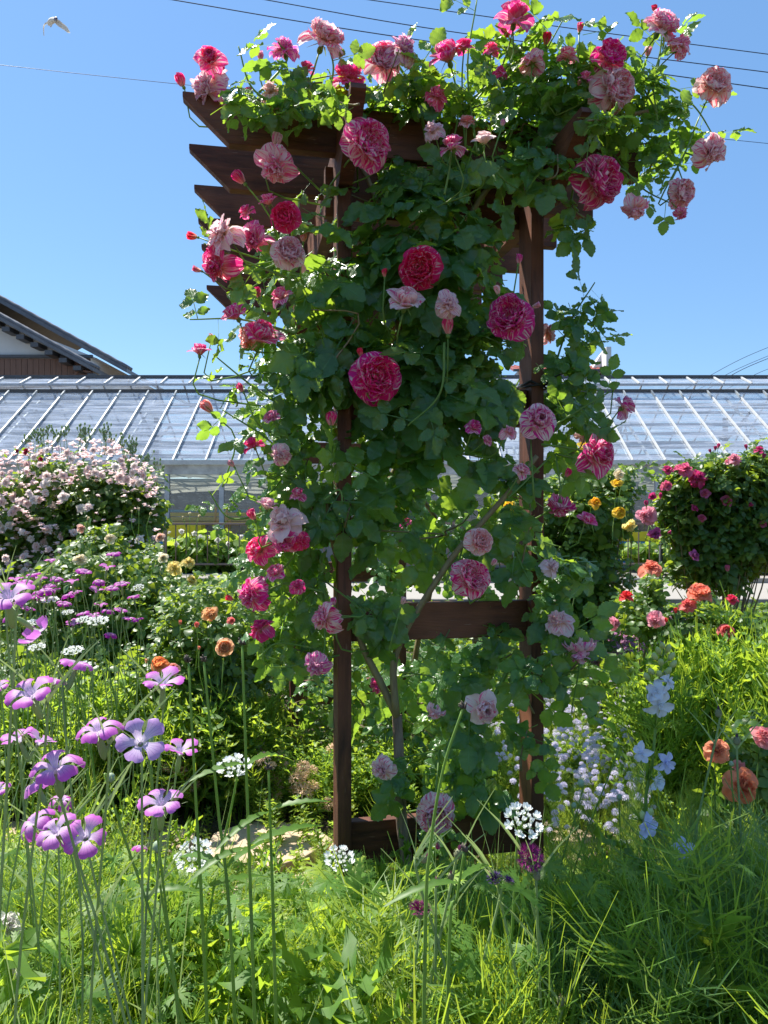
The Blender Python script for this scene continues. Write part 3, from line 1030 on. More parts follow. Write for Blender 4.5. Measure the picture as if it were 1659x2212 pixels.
bench(-5.6, -2.9, 17.3, 'yellow slatted bench with a teal top inside the greenhouse, left of the climbing rose')
planter(-4.62, -3.75, 15.75, 'yellow and blue box standing against the greenhouse behind the railing, left of the arbor', (.66, .93))
planter(4.9, 8.6, 15.7, 'long yellow and blue planter box below the greenhouse at the right', (.60, .80))
for i, x in enumerate((-3.75, -3.5, -3.0, -2.75)):
    c = empty('folding_chair', (x, 17.0, 0), 'orange folding chair leaning inside the greenhouse by the yellow bench', 'chair', 'orange folded chairs by the yellow bench')
    plank(Acc(), (x - .05, 17.0, 0), (x, 17.14, 1.30), .03, .10, (0, 1, 0)).build('frame', M['orange'], c)
    plank(Acc(), (x + .03, 17.0, .3), (x + .05, 17.12, 1.05), .09, .03, (0, 1, 0)).build('backrest', M['orange'], c)

# ---------------------------------------------------------------- railing along the path
M['rail'] = m_plain('brown_railing_paint', (.20, .145, .115), (.15, .11, .09), 15, .5)


def railing(x0, x1, lab):
    f = empty('railing', ((x0 + x1) / 2, 14.9, 0), lab, 'railing')
    Acc().box((x0, 14.87, .95), (x1, 14.93, .99)).build('top_rail', M['rail'], f, bevel=.008)
    Acc().box((x0, 14.88, .17), (x1, 14.92, .21)).build('bottom_rail', M['rail'], f, bevel=.006)
    nb = 0
    for i, x in enumerate(np.arange(x0 + .06, x1, .205)):
        if i % 10 == 0:
            Acc().box((x - .03, 14.87, 0), (x + .03, 14.93, .95)).build('post', M['rail'], f)
        else:
            Acc().tube([(x, 14.9, .21), (x, 14.9, .95)], .0115, None, 6).build('baluster', M['rail'], f)
    return f


railing(-8.4, -.4, 'brown metal railing between the path and the greenhouse, left half behind the arbor')
railing(-.25, 8.6, 'brown metal railing between the path and the greenhouse, right half beyond the yellow roses')

# ---------------------------------------------------------------- houses beyond
M['plaster'] = m_plain('white_plaster', (.66, .66, .64), (.58, .58, .57), 2, .8)
M['tile'] = m_plain('dark_roof_tile', (.085, .085, .095), (.14, .14, .15), 3, .45, spec=.6)
M['brownboard'] = m_plain('brown_boarding', (.20, .11, .075), (.15, .08, .055), 3, .7, vec=(6, 6, .3))


def house_left():
    # gable faces the garden; ridge runs away from the camera
    Y = 30.0
    h = empty('tiled_house', (-16.5, Y, 0), 'house with a dark tiled gable roof and brown boarding behind the greenhouse, left', 'house')
    g = lambda u, v, y=Y: at(u, v, y)
    apx = g(-60, 612); eav = g(292, 806)
    slope = (eav[2] - apx[2]) / (eav[0] - apx[0])
    xl, xr, zr = apx[0] * 2 - eav[0], eav[0], eav[2]

    def slab(x0, z0, x1, z1, y0, y1, th, name, mat):
        a = Acc(); v = []
        for y in (y0, y1):
            v += [(x0, y, z0), (x1, y, z1), (x1, y, z1 - th), (x0, y, z0 - th)]
        a.raw(v, np.zeros((8, 2)), [(0, 1, 2, 3), (7, 6, 5, 4), (0, 4, 5, 1), (1, 5, 6, 2), (2, 6, 7, 3), (3, 7, 4, 0)])
        return a.build(name, mat, h, smooth=False)
    slab(apx[0], apx[2], xr, zr, Y - 1, Y + 11, .16, 'roof', M['tile'])
    slab(apx[0], apx[2], xl, zr, Y - 1, Y + 11, .16, 'roof', M['tile'])
    # lower gable roof in front
    a2 = g(-60, 650, Y - 2); e2 = g(215, 800, Y - 2)
    slab(a2[0], a2[2], e2[0], e2[2], Y - 2.6, Y - 1, .14, 'front_roof', M['tile'])
    slab(a2[0], a2[2], a2[0] * 2 - e2[0], e2[2], Y - 2.6, Y - 1, .14, 'front_roof', M['tile'])
    for nm, A, E, y0, y1 in (('tile_roll', apx, np.array([xr, 0, zr]), Y - 1.0, Y - .3), ('tile_roll', a2, e2, Y - 2.6, Y - 2.0)):
        for kk in range(3):
            yy = y0 + .1 + kk * .24
            p, q = (A[0], yy, A[2] + .05), (E[0], yy, E[2] + .05)
            n = 26; pts = [tuple(np.array(p) * (1 - i / n) + np.array(q) * (i / n)) for i in range(n + 1)]
            Acc().tube(pts, [.075 + (.022 if i % 2 else 0) for i in range(n + 1)], None, 7).build(nm, M['tile'], h)
    for i in range(9):                       # purlin ends under the verge
        f = .1 + i * .11; x = a2[0] * (1 - f) + e2[0] * f; z = a2[2] * (1 - f) + e2[2] * f
        Acc().box((x - .14, Y - 2.55, z - .42), (x + .14, Y - 1.75, z - .26)).build('rafter_end', M['darkmetal'], h)
    zb = g(0, 773, Y - 1.8)[2]; w1 = g(208, 773, Y - 1.8)[0]
    a = Acc(); y = Y - 1.8
    x0_ = a2[0] * 2 - w1
    a.raw([(x0_, y, zb), (w1, y, zb), (a2[0], y, a2[2] - .25), (x0_, y + 9, zb), (w1, y + 9, zb), (a2[0], y + 9, a2[2] - .25)], np.zeros((6, 2)), [(0, 1, 4, 3)], [(0, 1, 2), (5, 4, 3)])
    a.build('gable_wall', M['plaster'], h, smooth=False)
    a = Acc().box((x0_ + .2, y - .02, 0), (w1 - .2, y + 9, zb))
    a.build('wall', M['plaster'], h, smooth=False)
    Acc().box((x0_ + .1, y - .14, zb - .02), (w1 - .1, y - .03, zb + .09)).build('trim_board', M['darkmetal'], h)
    for i, x in enumerate(np.arange(x0_ + .3, w1 - .3, .21)):
        Acc().box((x, y - .055, 2.2), (x + .195, y - .025, zb - .04)).build('board', M['brownboard'], h)
    Acc().tube(curve([(e2[0] - .1, Y - 2.4, e2[2] - .15), (e2[0] - .9, Y - 2.2, e2[2] - .55), (e2[0] - 1.1, Y - 1.95, 0)], 8), .05, None, 6).build('downpipe', M['brownboard'], h)


house_left()


def house_right():
    Y = 34.0
    x0, x1 = at(1120, 0, Y)[0], at(1309, 0, Y)[0]
    ze = at(0, 800, Y)[2]; zt = at(0, 784, Y)[2]
    h = empty('white_house', ((x0 + x1) / 2, Y, 0), 'white house with a low red roof and raised end wall beyond the greenhouse', 'house')
    Acc().box((x0, Y, 0), (x1 - .1, Y + 6, ze)).build('wall', M['plaster'], h, smooth=False)
    M['redroof'] = m_plain('red_roof_sheet', (.34, .08, .05), (.22, .06, .05), 2, .6, vec=(3, .4, 1))
    a = Acc(); v = [(x0 - .3, Y - .35, ze), (x1, Y - .35, ze), (x1 - .3, Y + 3, zt + .45), (x0, Y + 3, zt + .45)]
    v += [(p[0], p[1], p[2] - .1) for p in v]
    a.raw(v, np.zeros((8, 2)), [(0, 1, 2, 3), (7, 6, 5, 4), (0, 4, 5, 1), (1, 5, 6, 2), (2, 6, 7, 3), (3, 7, 4, 0)]).build('roof', M['redroof'], h, smooth=False)
    for x in np.arange(x0, x1, .3):
        plank(Acc(), (x, Y - .34, ze + .02), (x, Y + 2.9, zt + .45), .03, .05).build('roof_seam', M['redroof'], h)
    Acc().box((x0 - .3, Y - .47, ze - .12), (x1, Y - .36, ze - .02)).build('gutter', M['darkmetal'], h)
    zp = at(0, 752, Y)[2]
    a = Acc(); xe = x1 + .15
    v = [(xe, Y - .3, 0), (xe, Y + 4, 0), (xe, Y + 4, ze + .4), (xe, Y + .0, zp), (xe, Y - .3, zp)]
    v2 = [(p[0] - .22, p[1], p[2]) for p in v]
    a.raw(v + v2, np.zeros((10, 2)), [(0, 1, 6, 5), (1, 2, 7, 6), (2, 3, 8, 7), (3, 4, 9, 8), (4, 0, 5, 9), (0, 1, 2, 3), (8, 7, 6, 5)], [(0, 3, 4), (9, 8, 5)])
    a.build('end_wall', M['plaster'], h, smooth=False)
    xs = at(1282, 0, Y)[0]
    a = Acc(); a.raw([(xs, Y + .5, ze), (xe - .2, Y + .5, ze), (xe - .2, Y + .5, zp - .1), (xs, Y + .8, ze), (xe - .2, Y + .8, ze), (xe - .2, Y + .8, zp - .1)], np.zeros((6, 2)), [(0, 3, 4, 1), (0, 3, 5, 2)], [(0, 1, 2), (5, 4, 3)])
    a.build('buttress', M['plaster'], h, smooth=False)
    Acc().tube(curve([(x1 - .25, Y - .42, ze - .1), (x1 - .3, Y - .2, ze - .5), (x1 - .3, Y - .1, ze - .7), (x1 - .3, Y - .08, 0)], 10), .045, None, 6).build('downpipe', M['darkmetal'], h)


house_right()

# ---------------------------------------------------------------- overhead wires
M['wire'] = m_plain('black_cable', (.02, .03, .05), (.03, .04, .07), 5, .5)
WIRES = [((340, -6), (843, 77), (1690, 196), 26, .016, 'lowest of the three thick black cables crossing above the roses'),
         ((520, -10), (987, 70), (1690, 160), 28, .016, 'middle one of the three thick black cables crossing above the roses'),
         ((730, -10), (1240, 62), (1690, 121), 30, .016, 'topmost of the three thick black cables crossing above the roses'),
         ((-40, 136), (400, 183), (1700, 314), 34, .011, 'thin single cable crossing the sky behind the top of the arbor'),
         ((1500, 830), (1600, 776), (1700, 734), 40, .014, 'steepest cable rising at the right above the greenhouse'),
         ((1530, 830), (1600, 794), (1700, 752), 42, .014, 'second cable from the top in the bundle rising right of the greenhouse'),
         ((1550, 828), (1610, 795), (1700, 758), 44, .02, 'thickest cable in the bundle rising at the right of the greenhouse'),
         ((1590, 830), (1640, 805), (1700, 782), 41, .014, 'lowest cable in the bundle rising at the right of the greenhouse')]
for a0, a1, a2, Y, r_, lab in WIRES:
    pts = curve([at(*a0, Y), at(*a1, Y), at(*a2, Y)], 24)
    ext = (pts[-1] - pts[-2]) * 12; ex0 = (pts[0] - pts[1]) * 12
    pts = np.vstack([pts[0] + ex0, pts, pts[-1] + ext])
    tag(Acc().tube(pts, r_, None, 6).build('overhead_cable', M['wire']), lab, 'cable', 'overhead cables in the sky')

# ---------------------------------------------------------------- white bird
M['feather'] = m_plain('white_feathers', (.82, .82, .80), (.70, .66, .60), 12, .6, w=.25, tr=(.8, .78, .7))
M['darkfeather'] = m_plain('dark_bill', (.08, .07, .16), (.12, .10, .2), 10, .5)


def bird():
    B = lambda x, y, dy=0: at(85 + (x - 400) * .0726 + 5.5, 37 + (y - 190) * .0726, 24 + dy)
    b = Acc()
    body = curve([B(585, 440, .25), B(650, 330, .1), B(750, 275, 0), B(800, 250, -.25)], 9)
    b.tube(body, [.01, .045, .075, .085, .09, .085, .07, .05, .03], None, 10)
    # far wing (raised outline), near wing

    def wing(edge_a, edge_b):
        a_ = curve(edge_a, 13); b2 = curve(edge_b, 13); n = 13
        up = np.array([0, -.02, .012]); v = np.vstack([a_, (a_ + b2) / 2 + up, b2]); v2 = v - np.array([0, -.014, .010])
        q = []
        for r_ in (0, 1):
            for i in range(n - 1):
                q.append((r_ * n + i, r_ * n + i + 1, (r_ + 1) * n + i + 1, (r_ + 1) * n + i))
        q2 = [(x[3] + 3 * n, x[2] + 3 * n, x[1] + 3 * n, x[0] + 3 * n) for x in q]
        b.raw(np.vstack([v, v2]), np.zeros((6 * n, 2)), q + q2)
    wing([B(780, 240, 0), B(900, 265, -.15), B(1020, 370, -.3), B(1130, 455, -.35), B(1200, 560, -.35), B(1240, 640, -.3)],
         [B(770, 335, .15), B(860, 430, .05), B(960, 500, -.1), B(1060, 560, -.2), B(1150, 630, -.3), B(1238, 648, -.3)])
    wing([B(770, 255, .1), B(660, 285, .3), B(560, 315, .5), B(480, 390, .6), B(430, 480, .65), B(445, 740, .6)],
         [B(740, 330, .2), B(660, 485, .3), B(590, 390, .5), B(500, 400, .62), B(465, 490, .68), B(465, 742, .62)])
    o = b.build('egret', M['feather'])
    tag(o, 'white bird flying with wings arched down in the blue sky', 'bird')
    h = Acc().tube(curve([B(800, 250, -.2), B(818, 225, -.4), B(850, 205, -.6)], 5), [.045, .055, .05, .03, .008], None, 8)
    h.build('bill', M['darkfeather'], o)


bird()

# ---------------------------------------------------------------- wooden arbor
AR = R(11)
EX = np.array([math.cos(AR), math.sin(AR), 0]); EY = np.array([-math.sin(AR), math.cos(AR), 0]); EZ = np.array([0, 0, 1.0])
O = np.array([-.112, 1.86, 0])
AB = (np.stack([EX, EY, EZ], 1), O)


def ab(x, y, z):
    return O + EX * x + EY * y + EZ * z


arbor = empty('wooden_arbor', ab(.265, .85, 0), 'dark red-brown wooden arbor with pointed slats covered by the climbing rose', 'arbor')


def board(name, lo, hi, mat='woodh'):
    return Acc().box(lo, hi, AB).build(name, M[mat], arbor, smooth=False, bevel=.0025)


W = .53
for y0 in (0, 1.60):
    for x0 in (0, W - .034):
        board('post', (x0, y0, -.05), (x0 + .034, y0 + .088, 1.984 if x0 == 0 else 2.09), 'woodv')
    for z0, z1 in ((.326, .435), (.88, .972), (1.42, 1.515)):
        board('crosspiece', (.034, y0 + .028, z0), (W - .034, y0 + .058, z1))
    board('header', (-.02, y0 + .09 if y0 == 0 else y0 - .032, 1.95), (W + .02, y0 + .12 if y0 == 0 else y0 - .002, 2.075))


def prism(poly, axis, t0, t1, name, mat):
    """outline in (along, z); extruded along the other level axis"""
    n = len(poly); v = []
    for t in (t0, t1):
        for a_, z in poly:
            v.append(ab(a_, t, z) if axis == 'x' else ab(t, a_, z))
    acc = Acc(); T = [(0, i + 1, i) for i in range(1, n - 1)] + [(n, n + i, n + i + 1) for i in range(1, n - 1)]
    acc.raw(v, np.zeros((2 * n, 2)), [(i, (i + 1) % n, n + (i + 1) % n, n + i) for i in range(n)], T)
    o = acc.build(name, M[mat], arbor, smooth=False, bevel=.002)
    return o


for k in range(7):
    y = .03 + k * .264
    prism([(-.366, 2.197), (-.366, 2.184), (-.258, 2.082), (.81, 2.082), (.81, 2.197)], 'x', y, y + .032, 'rafter', 'woodh')
for x in (0.0, W + .002):
    prism([(-.21, 2.125), (-.195, 2.125), (1.86, 2.125), (1.87, 2.10), (1.74, 1.985), (-.02, 1.985), (-.215, 2.112)], 'y', x, x + .034, 'beam', 'woodh')
# black ties round the posts
M['tie'] = m_plain('black_tie', (.015, .015, .02), (.03, .03, .03), 30, .4)
for (x0, z) in ((0, 1.165), (W - .034, 1.52)):
    a = Acc()
    for dz in (0, .012):
        lp = [ab(x0 - .005, -.006, z + dz), ab(x0 + .04, -.008, z + .006 - dz), ab(x0 + .04, .094, z), ab(x0 - .005, .094, z + .01), ab(x0 - .005, -.006, z + dz)]
        a.tube(lp, .0028, None, 5)
    a.tube(curve([ab(x0 + .03, -.01, z), ab(x0 + .05, -.03, z + .02), ab(x0 + .075, -.02, z + .03)], 5), .0022, None, 4)
    a.build('tie', M['tie'], arbor)


# ---------------------------------------------------------------- growing things
def px(n, Y):
    return n / F * Y


def scatter(blob, n, s_rng=rng):
    """places inside an egg-shaped volume; more towards its outside"""
    u, v, Y, ru, rv, dy = blob
    c = at(u, v, Y)
    d = nrm(s_rng.normal(size=(n, 3))); r_ = s_rng.random(n) ** .5
    off = d * r_[:, None] * np.array([px(ru, Y), dy, px(rv, Y)])
    return c + off, nrm(off + 1e-6)


def leaf_frames(out, sc, up=.7, toward=.35, noise=.7, droop=.5):
    n = len(out)
    N = nrm(out * .35 + np.array([0, -toward, up]) + rng.normal(size=(n, 3)) * noise * .6)
    D = nrm(out * .8 + rng.normal(size=(n, 3)) * .7 + np.array([0, 0, -droop]))
    D = nrm(D - (D * N).sum(1, keepdims=True) * N * .85)
    return basis(D, N) * sc[:, None, None]


def leafy(acc, blob, n, size, tpls, keep=None, up=.7, toward=.35, noise=.7, droop=.5, rbias=0.0):
    P, out = scatter(blob, n)
    if keep is not None:
        m = keep(P); P, out = P[m], out[m]
    k = rng.integers(len(tpls), size=len(P))
    for i, T in enumerate(tpls):
        m = k == i
        if m.any():
            sc = size * rng.uniform(.65, 1.25, m.sum())
            B = leaf_frames(out[m], sc, up, toward, noise, droop)
            acc.inst(T, P[m] - B[:, :, 1] * .5, B, np.clip(rng.random(m.sum()) + rbias, 0, 1))


# ---- the climbing rose on the arbor --------------------------------------
# u, v, diameter in the picture, kind, colour key, facing (x, y, z)
PK = {'pink': (.94, .06, .36, .48), 'mag': (.86, .02, .34, .52), 'hot': (.95, .04, .30, .38), 'pale': (.94, .13, .42, .66), 'cream': (.94, .13, .36, .74),
      'peach': (.95, .22, .26, .62), 'lilac': (.90, .10, .50, .56), 'crim': (.84, .02, .20, .42), 'red': (.90, .04, .12, .2), 'str': (.90, .03, .36, .54), 'white': (.95, .20, .46, .84)}
BL = [
    (480, 150, 26, 'bud', 'hot', (-.2, -.1, 1)), (562, 122, 28, 'bud', 'pink', (-.1, -.1, 1)), (662, 140, 38, 'cup', 'pink', (.1, -.5, .8)), (1062, 100, 36, 'cup', 'hot', (-.1, -.4, .9)), (1265, 160, 32, 'cup', 'pink', (.1, -.5, .7)),
    (1400, 112, 28, 'bud', 'pink', (.2, 0, 1)), (1252, 60, 28, 'bud', 'hot', (.1, 0, 1)), (578, 428, 42, 'cup', 'pink', (-.3, -.5, .5)), (528, 452, 36, 'cup', 'hot', (-.5, -.4, .6)), (604, 632, 48, 'cup', 'pink', (-.1, -.6, .5)),
    (556, 632, 30, 'bud', 'hot', (-.3, -.1, .9)), (520, 838, 28, 'bud', 'pink', (-.5, 0, .8)), (584, 898, 38, 'cup', 'str', (-.2, -.5, .6)), (500, 1002, 24, 'bud', 'pale', (-.6, 0, .7)), (642, 1062, 36, 'cup', 'pink', (.1, -.5, .6)),
    (592, 1232, 42, 'cup', 'str', (-.2, -.6, .3)), (642, 1264, 36, 'loose', 'hot', (.1, -.5, .3)), (1122, 560, 28, 'bud', 'pink', (.2, -.1, 1)), (1130, 1012, 36, 'cup', 'str', (.1, -.6, .4)), (1272, 1120, 42, 'cup', 'pink', (.3, -.5, .3)), (1226, 1022, 28, 'bud', 'hot', (.4, 0, .8)),
    (943, 200, 50, 'loose', 'pink', (.1, -.6, .4)), (932, 276, 46, 'loose', 'pale', (-.2, -.7, .2)), (1008, 258, 34, 'full', 'peach', (.1, -.5, .6)), (1082, 152, 36, 'loose', 'hot', (0, -.4, .7)), (538, 200, 28, 'bud', 'hot', (-.3, -.1, 1)),
    (705, 72, 92, 'full', 'pale', (.1, -.5, .8)), (612, 98, 62, 'loose', 'lilac', (-.2, -.5, .6)), (452, 120, 62, 'cup', 'pink', (.2, -.8, .3)), (390, 173, 38, 'bud', 'hot', (-.4, -.2, .9)),
    (440, 188, 92, 'loose', 'pale', (-.3, -.7, -.3)), (752, 157, 68, 'full', 'pink', (0, -.6, .8)), (583, 190, 50, 'loose', 'white', (-.3, -.6, .5)), (830, 124, 78, 'full', 'cream', (-.1, -1, .1)),
    (874, 97, 76, 'loose', 'lilac', (.4, -.5, .5)), (963, 106, 78, 'cup', 'pink', (-.1, -.6, .8)), (1003, 92, 42, 'cup', 'hot', (.3, -.4, .8)), (1112, 22, 80, 'cup', 'pink', (0, -.3, 1)),
    (1150, 130, 58, 'loose', 'cream', (.2, .3, .7)), (1180, 84, 34, 'bud', 'red', (0, -.3, 1)), (1226, 112, 46, 'cup', 'pink', (.1, -.3, .9)), (1322, 116, 72, 'full', 'mag', (.1, -.8, .4)),
    (1336, 190, 92, 'full', 'cream', (.4, -.9, -.1)), (1437, 48, 78, 'full', 'pale', (.5, -.7, .3)), (1475, 94, 56, 'loose', 'pale', (.5, -.3, .4)), (1546, 178, 76, 'full', 'peach', (.3, -.9, .2)),
    (1541, 333, 74, 'loose', 'cream', (.3, -.8, -.3)), (1477, 415, 62, 'full', 'cream', (.4, -.8, .1)), (1374, 458, 56, 'loose', 'pale', (.1, -.3, -.9)), (1474, 466, 30, 'loose', 'pink', (.2, -.2, -.9)),
    (1303, 388, 108, 'full', 'pink', (.5, -.8, 0)), (800, 306, 104, 'full', 'pink', (.2, -1, .0)), (763, 285, 66, 'cup', 'mag', (-.4, -.8, .3)), (975, 303, 56, 'cup', 'pink', (0, -.4, .9)),
    (1046, 295, 48, 'cup', 'white', (0, -.3, .9)), (770, 208, 30, 'bud', 'peach', (0, -.1, 1)), (592, 362, 84, 'loose', 'pale', (-.1, -.7, -.4)), (597, 303, 40, 'bud', 'pale', (.2, -.2, 1)),
    (517, 383, 42, 'bud', 'hot', (-.6, -.4, .6)), (475, 495, 88, 'loose', 'white', (-.6, -.5, .3)), (614, 465, 66, 'full', 'hot', (.1, -.8, .1)), (546, 520, 66, 'loose', 'lilac', (-.2, -.6, -.2)),
    (624, 540, 72, 'full', 'cream', (.1, -.9, .3)), (415, 510, 30, 'bud', 'red', (-1, -.1, .2)), (656, 513, 26, 'bud', 'peach', (.1, -.1, 1)), (464, 577, 82, 'loose', 'hot', (-.6, -.6, -.1)),
    (426, 582, 26, 'bud', 'pale', (-1, -.1, .4)), (502, 672, 58, 'cup', 'str', (-.4, -.7, .5)), (568, 716, 82, 'cup', 'mag', (.4, -.6, .6)), (532, 728, 54, 'full', 'peach', (-.8, -.5, -.1)),
    (432, 752, 46, 'cup', 'pink', (-.2, -.3, 1)), (456, 727, 18, 'bud', 'pale', (0, 0, 1)), (447, 880, 42, 'bud', 'peach', (-.7, -.2, .7)), (906, 577, 90, 'full', 'crim', (.1, -1, -.1)),
    (879, 641, 78, 'cup', 'pale', (-.1, -.8, .5)), (970, 654, 56, 'loose', 'white', (.1, -.9, .3)), (968, 705, 48, 'bud', 'pink', (0, -.2, 1)), (1101, 680, 98, 'full', 'str', (0, -1, .1)),
    (1074, 627, 28, 'bud', 'peach', (-.3, -.1, 1)), (1158, 660, 24, 'bud', 'pale', (1, -.2, .4)), (1188, 720, 44, 'full', 'peach', (.7, -.4, .1)), (815, 813, 108, 'full', 'mag', (0, -1, .05)),
    (778, 762, 26, 'bud', 'red', (-.3, -.1, 1)), (715, 905, 42, 'bud', 'hot', (0, -.15, 1)), (1168, 905, 76, 'cup', 'str', (.1, -.95, .2)), (1100, 930, 36, 'loose', 'pale', (.2, -.6, .5)),
    (1026, 918, 36, 'cup', 'str', (0, -.6, .5)), (1054, 950, 24, 'cup', 'pink', (.2, -.6, .2)), (1302, 980, 84, 'cup', 'str', (.3, -.9, .1)), (1358, 872, 52, 'cup', 'str', (.6, -.3, .6)),
    (1328, 835, 24, 'bud', 'pale', (.4, 0, 1)), (1262, 945, 40, 'loose', 'peach', (.1, -.4, -.6)), (541, 955, 44, 'cup', 'hot', (-.3, -.4, .5)), (602, 985, 48, 'loose', 'pale', (.2, -.5, -.4)),
    (578, 1085, 48, 'cup', 'white', (0, -.3, 1)), (607, 1122, 88, 'loose', 'white', (-.1, -.6, .5)), (546, 1112, 34, 'bud', 'hot', (-.4, -.2, 1)), (550, 1180, 62, 'cup', 'hot', (-.6, -.6, .2)),
    (612, 1176, 60, 'loose', 'pink', (-.1, -.6, -.2)), (652, 1170, 44, 'loose', 'hot', (.2, -.5, -.1)), (537, 1285, 76, 'loose', 'str', (-.6, -.6, .2)), (496, 1293, 24, 'bud', 'red', (-1, 0, .3)),
    (562, 1350, 54, 'loose', 'hot', (0, -.3, .9)), (694, 1335, 74, 'loose', 'str', (-.8, -.5, -.1)), (720, 1300, 24, 'bud', 'pink', (-.2, 0, 1)), (682, 1442, 58, 'loose', 'lilac', (.1, -.5, -.3)),
    (1040, 1168, 58, 'full', 'peach', (.1, -.7, .3)), (1022, 1245, 84, 'full', 'mag', (.1, -.9, 0)), (1066, 1215, 22, 'bud', 'pale', (.5, -.1, .8)), (1209, 1104, 60, 'loose', 'mag', (.1, -.2, -.9)),
    (1196, 1224, 44, 'loose', 'white', (.3, -.5, .4)), (1204, 1336, 62, 'loose', 'white', (-.1, -.5, .7)), (1254, 1416, 68, 'loose', 'lilac', (.2, -.4, -.6)), (1049, 1534, 70, 'cup', 'white', (.1, -.95, .2)),
    (938, 1545, 42, 'loose', 'pale', (-.1, -.4, -.7)), (822, 1665, 56, 'loose', 'cream', (-.2, -.7, -.2)), (942, 1766, 84, 'full', 'cream', (-.1, -1, .15)), (945, 1826, 20, 'bud', 'pink', (0, -.2, -1)),
    (870, 1298, 24, 'bud', 'pale', (.3, 0, 1)), (831, 590, 24, 'bud', 'red', (0, 0, 1)), (1086, 265, 20, 'bud', 'pale', (.2, 0, 1)), (1415, 20, 24, 'bud', 'red', (-.2, 0, 1)),
    (812, 1478, 34, 'loose', 'hot', (0, -.5, .1)), (876, 1120, 30, 'cup', 'pink', (0, -.5, .4)),
]
DEEP = {812: 3.3, 876: 3.3, 1188: 2.1, 1262: 2.1}
ROOT = at(868, 1965, 2.02); ROOT[2] = 0
climber = empty('climbing_rose', ROOT, 'climbing rose with striped pink and cream double flowers trained over the wooden arbor', 'climbing rose')
blooms = []
brng = random.Random(5)
for (u, v, d, kind, ck, ax) in BL:
    if v < 260:
        Y = 1.80 + (max(0, u - 900) / 600) * .12
    elif u > 1180:
        Y = 1.84
    elif u < 660:
        Y = 1.74
    else:
        Y = 1.70
    Y = DEEP.get(u, Y) + brng.uniform(-.02, .02) + (.05 if kind == 'bud' else 0)
    blooms.append((at(u, v, Y), px(d, Y), kind, ck, ax, (u, v, Y)))
BP = np.array([b[0] for b in blooms]); BD = np.array([b[1] for b in blooms])


def clear_of_blooms(P):
    """leaves keep out of a short cone in front of each flower face"""
    ok = np.ones(len(P), bool)
    for b, d in zip(BP, BD):
        f = P[:, 1] / b[1]
        dx = P[:, 0] - b[0] * f; dz = (P[:, 2] - EYE) - (b[2] - EYE) * f
        ok &= ~((dx * dx + dz * dz < (d * .50 + .012) ** 2) & (P[:, 1] < b[1] + d * .35))
    # the foot of the left post stays open to view
    rel = (P - O) @ EX
    ok &= ~((rel > -.025) & (rel < .05) & (P[:, 1] < 1.95) & (P[:, 2] < 1.30) & (rng.random(len(P)) < .75))
    return ok


# canes
def P_(l, Y):
    return curve([at(u, v, Y if len(r_) == 0 else r_[0]) for (u, v, *r_) in l], 26)


trunk = P_([(884, 2110), (882, 1900), (868, 1780), (862, 1640), (858, 1545)], 1.90); trunk[0][2] = -.02
Acc().tube(trunk, .016, .0125, 9).build('trunk', M['bark'], climber)
CANES = [([(858, 1548), (820, 1470), (785, 1400), (765, 1330), (738, 1240), (712, 1140), (706, 1080)], 1.88, .010, .006),
         ([(856, 1545), (850, 1440), (872, 1370), (920, 1290), (980, 1200), (1040, 1130), (1110, 1050), (1160, 985)], 1.86, .0095, .006),
         ([(780, 1215), (795, 1130), (830, 1060), (868, 985), (900, 900), (930, 780)], 1.97, .010, .007),
         ([(735, 1240), (742, 1190), (775, 1100), (820, 1010)], 2.0, .008, .006),
         ([(1000, 1770), (1005, 1600), (1018, 1440), (1030, 1300), (960, 1150), (900, 1060)], 2.15, .009, .006),
         ([(1110, 1420), (1070, 1500), (1030, 1560), (985, 1660), (960, 1770), (950, 1870)], 1.90, .006, .005),
         ([(885, 1545), (900, 1400), (930, 1250), (880, 1150), (850, 1060)], 2.05, .008, .006),
         ([(930, 800), (960, 640), (1000, 500), (1060, 400), (1150, 320), (1260, 270), (1400, 240)], 1.93, .009, .005),
         ([(900, 900), (860, 700), (830, 520), (800, 400), (720, 280), (600, 240), (480, 215)], 1.90, .009, .004),
             ([(868, 985), (760, 860), (680, 720), (620, 600), (560, 520)], 1.84, .007, .004),
         ([(1000, 500), (930, 330), (900, 210), (860, 140)], 1.90, .006, .003)]
for l, Y, r0, r1 in CANES:
    Acc().tube(P_(l, Y), r0, r1, 7).build('cane', M['cane'] if r0 > .0075 else M['stem'], climber)

